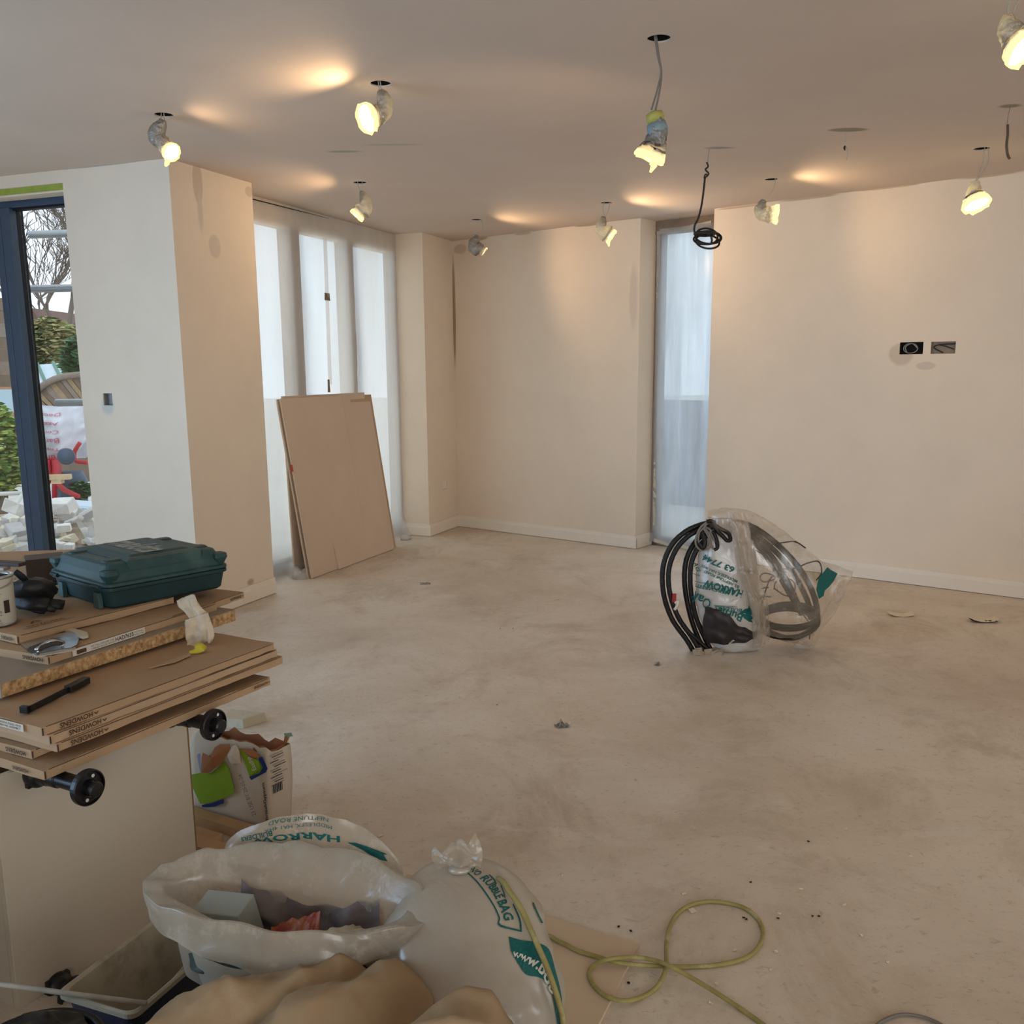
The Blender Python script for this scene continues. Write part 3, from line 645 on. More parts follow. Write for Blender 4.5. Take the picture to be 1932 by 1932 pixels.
# arched fence panel with diagonal boards: each board is a piece
M_fence = [mat('fence_brown', (126, 108, 92), .8, .1, 12, .2, 50), mat('fence_grey', (142, 128, 116), .8, .1, 12, .2, 50), mat('fence_tan', (160, 136, 106), .8, .1, 12, .2, 50)]
fn_ = thing('fence_panel', 'arched brown fence panel with diagonal boards in the garden', 'fence', (aty(120, 760, 13).x, 13, -.12))
Yf = 13.0; kf = Yf/F_PX
def fp(px, py, dy=0): return aty(px, py, Yf) + Vector((0, dy, 0))
arch = spline([fp(66, 740), fp(85, 725), fp(110, 713), fp(140, 708), fp(180, 706), fp(230, 712)], 6)
q = MB(); q.tube(arch, .045, 6); q.build('arched_rail', M_fence[1], fn_, True)
i = 0
for xx in range(30, 240, 12):
    p0 = fp(xx, 714 + max(0, (100-xx))*.30, .03); p1 = fp(xx+46, 772, .03)
    if xx < 66: p0 = p0.lerp(p1, (66-xx)/60)
    d = p1-p0; sd = Vector((0, 1, 0)).cross(d).normalized()*(10.5*kf)
    q = MB(); q.obox(p0 - sd/2, d, sd, Vector((0, .02, 0))); q.build('fence_board', M_fence[i % 3], fn_); i += 1
q = MB(); q.obox(fp(66, 772, .05), fp(240, 772, .05)-fp(66, 772, .05), Vector((0, .03, 0)), Vector((0, 0, -1.0 + 0))); q.build('lower_boards', M_fence[0], fn_, fix=True)
# greenhouse
M_gh = mat('pale_green_frame', (108, 150, 128), .5); M_ghg = mat('greenhouse_glass', (196, 216, 224), .15, .04, 3, spec=.8)
gh = thing('greenhouse', 'greenhouse with pale glass roof and green glazing bars beyond the fence', 'greenhouse', (aty(100, 720, 16).x, 16, -.12))
gp = [aty(40, 690, 16.6), aty(132, 684, 16.6), aty(160, 735, 15.4), aty(60, 740, 15.4)]
q = MB(); q.add([gp[0], gp[1], gp[2], gp[3]] + [p - Z*.02 for p in gp], [(0,1,2,3),(7,6,5,4),(0,4,5,1),(1,5,6,2),(2,6,7,3),(3,7,4,0)]); q.build('roof_glass', M_ghg, gh, fix=True)
for t_ in (.0, .33, .66, 1.0):
    q = MB(); q.tube([gp[0].lerp(gp[1], t_)+Z*.02, gp[3].lerp(gp[2], t_)+Z*.02], .03, 6); q.build('glazing_bar', M_gh, gh)
q = MB(); q.obox(Vector((gp[3].x, 15.42, -.12)), Vector((gp[2].x-gp[3].x, 0, 0)), Vector((0, 1.1, 0)), Vector((0, 0, gp[3].z+.10))); q.build('side_glass', M_ghg, gh)
# houses beyond
M_brick = mat('orange_brick', (176, 122, 96), .85, .0, 6, .2, 20, rgb2=(190, 140, 112)); M_tile = mat('brown_roof_tiles', (120, 96, 86), .85, .08, 5)
hs = thing('house', 'far brick house gable with a sloping tiled verge', 'house', (aty(40, 700, 28).x, 28, -.12))
g0, g1, g2 = aty(-120, 700, 28), aty(58, 594, 28), aty(112, 665, 28)
q = MB(); q.add([(g0.x, 28, -.12), (g2.x, 28, -.12), g2, g1, (g0.x, 28, g1.z-2.5)] + [(g0.x, 34, -.12), (g2.x, 34, -.12), g2+Vector((0, 6, 0)), g1+Vector((0, 6, 0)), (g0.x, 34, g1.z-2.5)],
 [(0,1,2,3,4),(9,8,7,6,5),(0,5,6,1),(1,6,7,2),(4,3,8,9)]); q.build('wall', M_brick, hs, fix=True)
q = MB(); q.obox(g1 + Vector((0, -.2, .02)), g2-g1, Vector((0, 6.4, 0)), Vector((.12, 0, .16))); q.build('roof', M_tile, hs, fix=True)
h2_ = thing('outbuilding', 'dark weatherboarded outbuilding seen left of the door stile', 'shed', (aty(-30, 700, 15).x, 15, -.12))
a_, b_ = aty(-140, 560, 15), aty(17, 600, 15)
for i in range(7):
    z0 = aty(0, 730 - i*24, 15).z; q = MB(); q.obox(Vector((a_.x, 15 + .01*(i % 2), z0)), Vector((b_.x-a_.x, 0, 0)), Vector((0, .05, 0)), Vector((0, 0, 22.5*15/F_PX))); q.build('wall_board', M_fence[[0, 1, 0][i % 3]], h2_)
M_paleblue = mat('pale_blue_sheet', (176, 200, 210), .5, .04, 4)
q = MB(); a_, b_ = aty(-80, 735, 12), aty(21, 738, 12); q.obox(Vector((a_.x, 12, aty(0, 778, 12).z)), Vector((b_.x-a_.x, 0, 0)), Vector((0, .03, 0)), Vector((0, 0, 42*12/F_PX))); tag(q.build('blue_sheet', M_paleblue), 'pale blue sheet standing above the bright shrub outside', 'sheet')
# bare tree
def bare_tree(px, Y, label, seed, h0, spread):
    r = random.Random(seed); b = aty(px, 700, Y); t = thing('bare_tree', label, 'tree', (b.x, Y, -.12)); tr, br = MB(), MB()
    def grow(p, d, ln, rad, lev):
        n = 4; pts = [p]; dd = d.copy()
        for i in range(n):
            dd = (dd + Vector((r.uniform(-.25, .25), r.uniform(-.2, .2), r.uniform(-.08, .18)))).normalized(); pts.append(pts[-1] + dd*ln/n)
        (tr if lev == 0 else br).tube(pts, [rad*(1-.5*i/n) for i in range(n+1)], 5 if lev < 3 else 3)
        if lev >= 5: return
        for j in range(4 if lev < 3 else 3):
            k_ = r.randint(2, n); nd = (dd + Vector((r.uniform(-1, 1), r.uniform(-.7, .7), r.uniform(-.25, .6)))*spread).normalized()
            grow(pts[k_], nd, ln*r.uniform(.55, .75), max(.014, rad*.5), lev+1)
    grow(Vector((b.x, Y, -.12)), Vector((.05, 0, 1)), h0, .12, 0)
    tr.build('trunk', M_bark, t, True); o = br.build('branch', M_bark, t, True); o['kind'] = 'stuff'
    return t
bare_tree(98, 24, 'tall bare winter tree rising behind the greenhouse', 5, 3.6, .95)
bare_tree(72, 42, 'second bare tree farther off behind the brick gable', 9, 4.6, .8)
# things behind the masked windows
M_hedge = mat('blue_grey_board', (92, 98, 116), .8, .08, 3)
q = MB(); c_ = G2 + no*3.0; q.obox(c_ - u*2.5 + Z*-.12, u*6, no*.08, Z*1.22); tag(q.build('garden_fence', M_hedge), 'blue-grey close-boarded fence blurred behind the slit window film', 'fence')
q = MB(); c_ = G2 + no*1.2 + u*.28; q.lathe((c_.x, c_.y, -.12), (0, 0, 1), [(.22, 0), (.28, .1), (.30, .75), (.25, .9), (.02, .92)], 20); tag(q.build('water_butt', M_bluegrey, smooth=True), 'dark rounded water butt blurred behind the slit window film', 'barrel')

q = MB(); q.tube([atplane(478, 376, D + w*.03, w), atplane(545, 393, D + w*.03, w), atplane(620, 412, D + w*.03, w)], [.004, .0035, .001], 6); tag(q.build('gap_shade_strip', M_dark), 'dark strip painted as shade in the gap between ceiling and film above the big window', 'gap')  # solid dark tube in place of the shade in the gap

# the rest of the garden, seen from a step to the side
bush('garden_hedge', -420, 760, 16, (330, 110), M_leafB, 2600, .13, 'long dark hedge at the far left of the garden', 21)
bush('garden_hedge', -160, 800, 20, (150, 80), M_leafC, 1600, .13, 'olive hedge behind the pale blue sheet', 22)
for j_ in range(4):
    x0_ = -15.5 + j_*1.9
    t = thing('fence_panel', ['first', 'second', 'third', 'fourth', 'fifth'][j_] + ' plain garden fence panel counted from the far left', 'fence', (x0_+.9, 13.4, -.12), 'plain garden fence panels far left')
    for i in range(12):
        q = MB(); q.obox((x0_ + i*.155, 13.4, -.12), (.148, 0, 0), (0, .02, 0), (0, 0, 1.65)); q.build('fence_board', M_fence[(i+j_) % 3], t)

# ================================================================== hanging lamps
M_wrap = film('wrapped_plastic', rgb=(158, 152, 142), clear=.10, var=.10, scale=30, gloss=.16, trans=.45, bump=1.0)
M_wrap_clear = film('clear_plastic_hood', rgb=(220, 216, 206), clear=.55, var=.25, scale=30, gloss=.2, trans=.5, bump=.8)
M_fit = mat('lamp_holder_brown', (92, 74, 60), .5, .1, 30)
M_yeltape = mat('yellow_tape', (170, 164, 86), .6, .1, 40); M_bluetape = mat('faded_blue_tape', (126, 146, 152), .6, .1, 40)
M_hot = emis('lamp_glow', (1, .80, .42), 14.0); M_warm = emis('lit_wrap_glow', (1, .62, .20), 2.6); M_dim = emis('lamp_dim_glow', (1, .70, .32), 1.6)
M_flex = mat('white_flex', (176, 168, 156), .5); M_flexg = mat('grey_flex', (120, 112, 104), .5)
def lamp(key, label, wires, body, face, fdir, R, energy=9, bright=True, wire_r=.0022, wirem=None, hood=None, tail=None, holder=None, elong=1.0, aim=None, spot=150):
    hp = HP[key]; Y = hp.y; k = Y/F_PX*1.01
    P = lambda x_, y_: aty(x_, y_, Y)
    t = thing('hanging_downlight', label, 'lamp', (hp.x, hp.y, hp.z), 'downlights hanging on their flex from ceiling holes')
    for wr in wires:
        pts = [P(*p) for p in wr]
        if key != 'i': pts[0] = Vector((hp.x + max(-.028, min(.028, pts[0].x-hp.x)), hp.y, H+.03))
        q = MB(); q.tube(spline(pts, 6), wire_r, 6); q.build('flex', wirem or M_flex, t, True)
    # wrapped body: wrinkled tube along the path
    pts = spline([P(x_, y_) for x_, y_, _ in body], 5); n = len(pts)
    rs = spline([Vector((r_, 0, 0)) for _, _, r_ in body], 5); q = MB(); rings = []
    fc = P(*face); fd = Vector(fdir).normalized()
    up = None; seed = ord(key)
    for i in range(n):
        tt = (pts[min(n-1, i+1)] - pts[max(0, i-1)]).normalized()
        if i > n*.6: tt = tt.lerp(fd, (i/n-.6)/.4).normalized()
        if up is None: up = tt.orthogonal().normalized()
        up = (up - tt*up.dot(tt)).normalized(); sd = tt.cross(up); ring = []
        for j in range(20):
            a_ = 2*math.pi*j/20
            wob = 1 + .22*mn.noise(Vector((math.cos(a_)*1.6, math.sin(a_)*1.6, i*.35 + seed))) + .10*mn.noise(Vector((math.cos(a_)*5, math.sin(a_)*5, i*.5 + seed)))
            ring.append(pts[i] + (up*math.cos(a_) + sd*math.sin(a_))*rs[i].x*k*wob)
        rings.append(ring)
    # flare to the lamp face
    fu = fd.orthogonal().normalized(); fw = fd.cross(fu)
    # keep ring start aligned with the last ring
    best = max(range(20), key=lambda j: (rings[-1][0]-pts[-1]).normalized().dot(fu*math.cos(2*math.pi*j/20)+fw*math.sin(2*math.pi*j/20)))
    def fring(rad, h, wob=.0, s2=0):
        return [fc + fd*(h + (wob*rad*.6*mn.noise(Vector((j*.9, s2, seed))))) + (fu*math.cos(2*math.pi*(j+best)/20) + fw*math.sin(2*math.pi*(j+best)/20))*rad*(1 + wob*mn.noise(Vector((j*.8, 3+s2, seed)))) for j in range(20)]
    rings.append(fring(R*.86, -R*.55, .15)); rings.append(fring(R*.98, -R*.18, .15))
    q.loft(rings, True, False); q.build('plastic_wrap', M_wrap, t, True)
    q = MB(); q.loft([fring(R*1.0, -R*.18, .15, 1), fring(R*1.07, R*.10, .18, 2), fring(R*1.0, R*.26, .28, 4)], False, False); q.build('wrap_edge', M_warm if bright else M_wrap, t, True)  # rim emits by itself, standing for lamp light through the plastic
    lens = MB(); lens.loft([fring(R*.93, -R*.15), fring(R*.90, R*.02), fring(R*.6, R*.14), fring(R*.2, R*.2)], True, True)
    lens.build('lamp_face', M_hot if bright else M_dim, t, True)
    if tail:
        q = MB(); q.tube([P(*p) for p in tail], [.010, .012, .004][:len(tail)], 6); q.build('wrap_tail', M_warm, t, True)  # tail emits too, as if the lamp shone through it
    if holder:
        for (x0, y0, x1, y1, r_, mt) in holder:
            q = MB(); q.tube([P(x0, y0), P((x0+x1)/2, (y0+y1)/2), P(x1, y1)], [r_*k*.9, r_*k, r_*k*.85], 14); q.build('tape_band', mt, t, True)
    if energy > 0:
        l = bpy.data.lights.new('lamp_light', 'SPOT'); l.energy = energy; l.color = (1, .68, .38); l.spot_size = math.radians(spot); l.spot_blend = .55; l.shadow_soft_size = .03
        lo = bpy.data.objects.new('lamp_light', l); COL.objects.link(lo); lo.location = fc + fd*(R*.6)
        ad = Vector(aim or fdir); lo.rotation_euler = ad.to_track_quat('-Z', 'Y').to_euler()
    return t
EN = 6.5
lamp('a', 'wrapped lamp hanging closest to the pillar, its glowing end turned right',
     [[(305, 217), (304, 222), (303, 228)], [(309, 217), (310, 222), (311, 227)]], [(307, 226, 6), (303, 238, 11), (296, 250, 14), (296, 258, 15), (304, 267, 13), (313, 275, 14)],
     (323, 287), (.62, -.45, -.55), .042, EN*.5, aim=(1, .1, -.02), tail=[(318, 300), (315, 308), (312, 314)], holder=[(300, 262, 312, 276, 8, M_fit)])
lamp('b', 'big wrapped lamp glowing to the left, hanging between the pillar and the room centre',
     [[(713, 158), (715, 166), (714, 174)], [(716, 158), (719, 166), (717, 174)]], [(716, 172, 6), (723, 184, 12), (726, 198, 14), (722, 210, 16), (712, 217, 18), (704, 220, 19)],
     (693, 223), (-.70, -.62, -.36), .058, EN*1.0, aim=(-1, -.55, .02))
lamp('c', 'lamp on the longest flex with yellow and blue tape bands and a bright rim',
     [[(1233, 78), (1241, 105), (1247, 135), (1240, 170), (1229, 207)], [(1236, 78), (1243, 105), (1248, 140), (1243, 180), (1236, 210)]],
     [(1233, 210, 6), (1236, 222, 13), (1240, 236, 16), (1241, 252, 17), (1237, 268, 19), (1231, 284, 24)],
     (1227, 295), (-.35, .15, -.92), .054, EN*1.2, aim=(-.1, .25, -.1), wire_r=.0035, wirem=M_flexg, tail=[(1229, 306), (1234, 313), (1227, 325)],
     holder=[(1234, 213, 1238, 232, 16, M_yeltape), (1238, 233, 1243, 258, 18.5, M_bluetape), (1232, 272, 1229, 289, 22, M_fit)], spot=165)
lamp('d', 'grey wrapped lamp hanging in front of the big masked window, glowing down left',
     [[(674, 345), (676, 352), (680, 362)], [(684, 345), (683, 353), (679, 363)]], [(681, 361, 3), (686, 372, 8), (690, 384, 11), (688, 393, 14), (682, 399, 15)],
     (674, 406), (-.62, -.1, -.70), .046, EN*.9, aim=(-1, -.2, .0))
lamp('e', 'dim crumpled lamp hanging above the far inner corner',
     [[(903, 416), (911, 424), (909, 436), (903, 446)], [(906, 416), (912, 428), (908, 440), (902, 446)]], [(901, 444, 4), (898, 452, 7), (894, 460, 10), (897, 468, 12), (905, 472, 12)],
     (912, 475), (.75, -.1, -.55), .040, 9, bright=False, aim=(1, -.3, .05))
lamp('f', 'wrapped lamp left of the slit window with a bright edge turned right',
     [[(1142, 383), (1137, 394), (1141, 408)], [(1151, 383), (1148, 396), (1142, 409)]], [(1139, 409, 4), (1136, 420, 8), (1134, 430, 10), (1140, 438, 13), (1146, 442, 15)],
     (1153, 446), (.80, .05, -.55), .050, EN*1.9, aim=(1, -.5, .02), tail=[(1148, 452), (1148, 457), (1149, 465)])
lamp('g', 'wrapped lamp facing right, hanging just right of the slit window',
     [[(1463, 339), (1461, 352), (1452, 368), (1443, 378)]], [(1441, 378, 5), (1437, 388, 8), (1434, 397, 11), (1440, 403, 13), (1452, 405, 14)],
     (1464, 404), (.94, -.30, -.10), .056, EN*1.05, aim=(1, -.55, .0))
lamp('h', 'bright lamp hanging nearest the two wall boxes, pointing down',
     [[(1858, 282), (1853, 310), (1840, 342)], [(1864, 282), (1865, 300), (1856, 322), (1841, 343)]], [(1840, 342, 7), (1839, 352, 10), (1836, 363, 12), (1838, 373, 15)],
     (1842, 384), (.14, -.45, -.85), .070, EN*.45)
lamp('i', 'largest lamp, cut off by the edge of the picture at top',
     [[(1925, -90), (1912, -20), (1903, 10), (1901, 30)], [(1935, -90), (1930, -20), (1916, 12), (1909, 30)]], [(1903, 28, 8), (1902, 44, 16), (1905, 58, 20), (1912, 68, 22), (1918, 76, 24)],
     (1927, 92), (.45, -.66, -.60), .054, EN)
# ------- bare cables at the ceiling
def cable(name, label, px_list, Y, r, mt, cat='cable', top=True, grp=None):
    pts = [aty(x_, y_, Y) for x_, y_ in px_list]
    if top: pts[0].z = H
    q = MB(); q.tube(spline(pts, 6), r, 7); return tag(q.build(name, mt, smooth=True), label, cat, grp)
Yc = atz(1337, 281, H).y
t = thing('hanging_cable_coil', 'dark cable coiled up and hanging in front of the slit window', 'cable', atz(1337, 281, H))
P = lambda x_, y_, dy=0: aty(x_, y_, Yc+dy)
q = MB(); q.tube(spline([atz(1338, 281, H), P(1336, 300), P(1334, 320)], 5), .0012, 5); q.build('string', M_flexg, t)
q = MB(); q.tube(spline([P(1333, 306), P(1336, 314), P(1331, 320), P(1337, 328), P(1329, 336), P(1331, 329), P(1335, 331)], 6), .0045, 6); q.build('knot', M_cable_dark, t, True)
q = MB(); q.tube(spline([P(1330, 336), P(1328, 355), P(1324, 385), P(1318, 410), P(1311, 425), P(1310, 436), P(1314, 441)], 8), .0055, 8); q.build('cable_drop', M_cable_dark, t, True)
q = MB()
def el(cx, cy, a, b, dz, n=36, rot=0.0, t0=0, t1=6.283):
    return [P(cx + a*math.cos(t0+(t1-t0)*i/n) + rot*b*math.sin(t0+(t1-t0)*i/n), cy + b*math.sin(t0+(t1-t0)*i/n), dz*math.sin(t0+(t1-t0)*i/n)) for i in range(n)]
for e_ in ((1330, 440, 20, 3.2, .05, 0), (1329, 442, 19, 3.5, .06, 0), (1334, 450, 25, 11, -.04, -.3), (1337, 448, 24, 12, -.05, .2), (1335, 456, 22, 13, -.06, .3), (1333, 446, 21, 15, -.05, .1)):
    q.tube(el(e_[0], e_[1], e_[2], e_[3], e_[4], rot=e_[5]), .0055, 7, loop=True)
q.build('coil', M_cable_dark, t, True)
q = MB(); q.tube(spline([P(1341, 444), P(1343, 452), P(1342, 460)], 5), .006, 7); q.tube([P(1337, 436), P(1338, 446)], .012, 8); q.build('cable_end', M_cable_dark, t, True)
cable('ceiling_wire', 'thin pale wire with a dark knot hanging from the filled ceiling patch', [(1597, 248), (1596, 262), (1595, 275), (1599, 281), (1599, 292), (1597, 302)], atz(1597, 248, H).y, .0018, M_flex, grp=None)
Yk = atz(1597, 248, H).y; q = MB(); q.tube([aty(1594, 275, Yk), aty(1593, 279, Yk), aty(1594, 284, Yk)], [.003, .006, .002], 6); tag(q.build('wire_tag', M_cable_dark, smooth=True), 'small dark tag caught on the thin pale ceiling wire', 'tag')
Yk = atz(1907, 201, H).y
t = thing('taped_cable_tail', 'brown taped cable tail hanging near the far right of the ceiling', 'cable', atz(1907, 201, H))
q = MB(); q.tube(spline([atz(1906, 201, H), aty(1902, 220, Yk), aty(1900, 236, Yk)], 4), .0016, 5); q.build('wire', M_flexg, t)
q = MB(); q.tube(spline([aty(1901, 235, Yk), aty(1901, 255, Yk), aty(1899, 275, Yk), aty(1901, 292, Yk), aty(1905, 300, Yk)], 4), .006, 7); q.build('taped_end', M_fit, t, True)

# ================================================================== plasterboards leaning on the masked window
M_pb = mat('ivory_plasterboard', (206, 184, 162), .75, .03, 3, .04, 120); M_pbcore = mat('gypsum_core', (222, 214, 204), .9)
M_pbbrown = mat('brown_board_tape', (184, 154, 124), .7, .04, 10); M_pbred = mat('red_mark', (196, 60, 40), .6)
def board(name, label, BLp, BRp, TLp, top_off, th, mats, bot_off=None, notch=None):
    bl = atz(*BLp, 0); br = atz(*BRp, 0)
    al = (br-bl); ln = al.dot(v); base = bl
    ob = bot_off if bot_off is not None else (bl - D).dot(w)
    base = D + v*(bl-D).dot(v) + w*ob
    tl = atplane(*TLp, D + w*top_off, w)
    up = (tl - base); up -= v*up.dot(v)*0
    hgt = math.sqrt(up.dot(w)**2 + up.z**2); upn = (w*up.dot(w) + Z*up.z).normalized(); sk = up.dot(v)
    nrm = v.cross(upn).normalized()
    if nrm.dot(w) < 0: nrm = -nrm
    return base, ln, hgt, upn, nrm, sk
pbg = 'plasterboards leaning against the big masked window'
def pboard(label, BLp, BRp, TLp, top_off, th, wid=None, dz=.004, dn=0.0, ragged_top=False, extra=None):
    base, ln, hgt, upn, nrm, sk = board('', label, BLp, BRp, TLp, top_off, th, None)
    ln = wid or ln
    t = thing('plasterboard', label, 'board', base, pbg); q = MB()
    o = base + Z*dz - nrm*th + nrm*dn
    if ragged_top:
        n = 14; top = [o + v*(ln*i/n) + upn*(hgt + .02*mn.noise(Vector((i*.9, 2, 1))) - (.03 if i in (6, 7) else 0)) for i in range(n+1)]
        bot = [o + v*(ln*i/n) for i in range(n+1)]
        vs = bot + top + [p + nrm*th for p in bot] + [p + nrm*th for p in top]; m_ = n+1; fs = []
        for i in range(n): fs += [(i, i+1, m_+i+1, m_+i), (2*m_+i, 3*m_+i, 3*m_+i+1, 2*m_+i+1), (m_+i, m_+i+1, 3*m_+i+1, 3*m_+i), (i, 2*m_+i, 2*m_+i+1, i+1)]
        fs += [(0, m_, 3*m_, 2*m_), (n, 2*m_+n, 3*m_+n, m_+n)]; q.add(vs, fs); q.build('board', M_pb, t, fix=True)
    else:
        q.obox(o, v*ln + v*0, upn*hgt, nrm*th); q.build('board', M_pb, t, bevel=.0015)
    if extra: extra(t, o + nrm*th, ln, hgt, upn, nrm)
    return t, o + nrm*th, ln, hgt, upn, nrm
# back ones first
pboard('plasterboard farthest left, showing only its left edge behind the others', (557, 1086), (700, 1035), (505, 750), .030, .0125, wid=1.15)
def ex2(t, o, ln, hgt, upn, nrm):
    q = MB(); q.obox(o + v*(ln-.028) + nrm*.0004, v*.028, upn*hgt, nrm*.0008); q.build('edge_tape', M_pbbrown, t)
    q = MB(); q.obox(o + v*(ln-.34) + upn*(hgt-.055) + nrm*.0006, v*.34, upn*.055, nrm*.0008); q.build('edge_tape', M_pbbrown, t)
pboard('plasterboard reaching farthest right with a ragged broken top', (640, 1075), (762, 1022), (640, 765), .004, .0125, wid=.86, ragged_top=True)
tb = pboard('wide plasterboard behind the front one with a brown taped edge', (589, 1092.5), (758, 1032), (523, 753.6), .055, .0125, dn=-.030, extra=ex2)
def ex3(t, o, ln, hgt, upn, nrm):
    q = MB(); q.obox(o - v*.002 + upn*(hgt*.60) - nrm*.012, v*.004, upn*.05, nrm*.0125); q.build('red_mark', M_pbred, t)
    q = MB(); q.obox(o + v*(ln-.004) + nrm*.0003, v*.006, upn*hgt*.999, nrm*.0006); q.build('edge_tape', M_pb, t)
tf = pboard('front plasterboard of the leaning stack with a red mark on its left edge', (589, 1092.5), (716, 1054), (523, 753.6), .055, .0125, extra=ex3)
# film gathered on the floor beside the boards
q = MB(); f0 = [atz(522, 1076), atz(548, 1083), atz(566, 1092), atz(590, 1086)]
base = spline([f0[0] + Z*.10 - w*.05, f0[1] + Z*.05, f0[2] + Z*.02, f0[3] + Z*.03], 8)
q.tube(base, [.045 + .012*mn.noise(Vector((i*.8, 1, 2))) for i in range(len(base))], 12, flat=.55); M_bunch = film('bunched_film', rgb=(226, 220, 212), clear=.1, var=.1, scale=20, gloss=.05, trans=.4, bump=.8); tag(q.build('film_bunch', M_bunch, smooth=True), 'bunched polythene on the floor left of the leaning boards', 'plastic sheet')
q = MB(); c_ = atz(765, 1018); q.lathe(c_ + Z*.001, (0, 0, 1), [(.045, 0), (.055, .02), (.03, .04), (.002, .045)], 10); tag(q.build('film_scrap', M_bunch, smooth=True), 'crumpled pale film scrap on the floor right of the leaning boards', 'plastic sheet')

# ================================================================== kitchen cabinet lying on its back with the stack of flat packs
d1 = Vector((.4695, .8829, 0)); qd = Vector((-.8829, .4695, 0)); fn1 = -qd      # d1: along the visible edge, away; qd: away to the left; fn1: towards the room
M_cab = mat('warm_white_melamine', (190, 178, 158), .45, .015, 5); M_cabedge = mat('brown_chipboard_edge', (128, 98, 68), .8, .1, 60)
M_blk = mat('black_plastic', (17, 16, 17), .38, .05, 30, spec=.5); M_hole = mat('pale_hole_glimpse', (200, 196, 190), .6)
M_kraft = mat('kraft_cardboard', (174, 143, 110), .82, .05, 5, .12, 90, stretch=(1, 1, 1))
M_kraft2 = mat('kraft_cardboard_pale', (180, 151, 120), .82, .05, 5, .12, 90); M_ink = mat('brown_print', (84, 60, 42), .8); M_inkd = mat('dark_print', (54, 42, 34), .8)
M_chip = mat('chipboard_core', (196, 160, 112), .85, .0, 70, .5, 70, rgb2=(140, 102, 64), detail=3, dust=((206, 176, 130), 40, .55, .68))
M_worktop = mat('dusty_laminate', (150, 134, 116), .55, .05, 5); M_label = mat('white_label', (206, 196, 180), .6)
Rt = atz(355, 1378, .488)                      # right hand top corner of the cabinet bottom panel
cab = thing('kitchen_base_cabinet', 'white base cabinet laid on its back, black legs sticking out, under the flat packs', 'cabinet', (Rt.x, Rt.y, 0))
W_C = .556; Lc = .70; ZC = .568
o_ = Vector((Rt.x, Rt.y, 0)) - d1*W_C
q = MB(); q.obox(o_ + Z*.0, d1*(W_C-.004), fn1*-.018, Z*ZC); q.build('bottom_panel', M_cab, cab, bevel=.001)
q = MB(); q.obox(o_ + d1*(W_C-.004), d1*.005, fn1*-.018, Z*ZC); q.build('edge_strip', M_cabedge, cab)
q = MB(); q.obox(o_ + qd*.019 + d1*(W_C-.018), d1*.018, qd*Lc, Z*ZC); q.build('side_panel', M_cab, cab)
q = MB(); q.obox(o_ + qd*.019, d1*.018, qd*Lc, Z*ZC); q.build('side_panel', M_cab, cab)
q = MB(); q.obox(o_ + qd*.019 + d1*.018, d1*(W_C-.036), qd*Lc, Z*.008); q.build('back_panel', M_cab, cab)
q = MB(); q.obox(o_ + qd*(.019+Lc-.018) + d1*.018, d1*(W_C-.036), qd*.018, Z*ZC); q.build('top_panel', M_cab, cab)
def cab_leg(px, py, face_off=.0, ln=.135):
    c = atplane(px, py, Vector((Rt.x, Rt.y, 0)) + fn1*.01, fn1)
    c = c - fn1*.01
    ax = fn1
    q = MB(); q.lathe(c, ax, [(.034, .0005), (.034, .016), (.030, .022), (.0235, .026), (.0235, .050), (.0215, .052), (.0215, .085), (.0185, .088), (.0185, ln-.05), (.017, ln-.02)], 24)
    # square mounting plate
    hv = d1*.030
    q.obox(c - hv - Z*.028 + ax*.0004, hv*2, ax*.014, Z*.056)
    lg = q.build('leg', M_blk, cab, True, bevel=.002)
    q = MB(); q.lathe(c + ax*(ln-.035), ax, [(.019, 0), (.0395, .0), (.041, .003), (.041, .015), (.0375, .017), (.0355, .009), (.0185, .010), (.0180, .036), (.015, .040), (.001, .041)], 32)
    q.build('foot', M_blk, lg, False, bevel=.0008)
    # two slots in the foot, showing the pale panel behind
    for s_ in (1, -1):
        sc = c + ax*(ln-.035+.0165) + (Z*.62 + d1*.25).normalized()*s_*.027
        q = MB(); q.lathe(sc, ax, [(.0001, 0), (.0042, .0002), (.0001, .0006)], 10); q.build('slot', M_hole, lg)
    return lg
cab_leg(72, 1458, ln=.205); cab_leg(322, 1349, ln=.19); cab_leg(112, 1862, ln=.09)
M_dkgreen = mat('dark_green_board', (22, 40, 34), .6, .1, 8)
q = MB(); q.obox(o_ - d1*.30 + qd*.10 + Z*0, d1*.27, qd*.5, Z*.52); tag(q.build('dark_filler_block', M_dkgreen, bevel=.006), 'dark green block added to fill the dark edge left of the white cabinet', 'crate')  # made-up block, put in where only a dark area shows

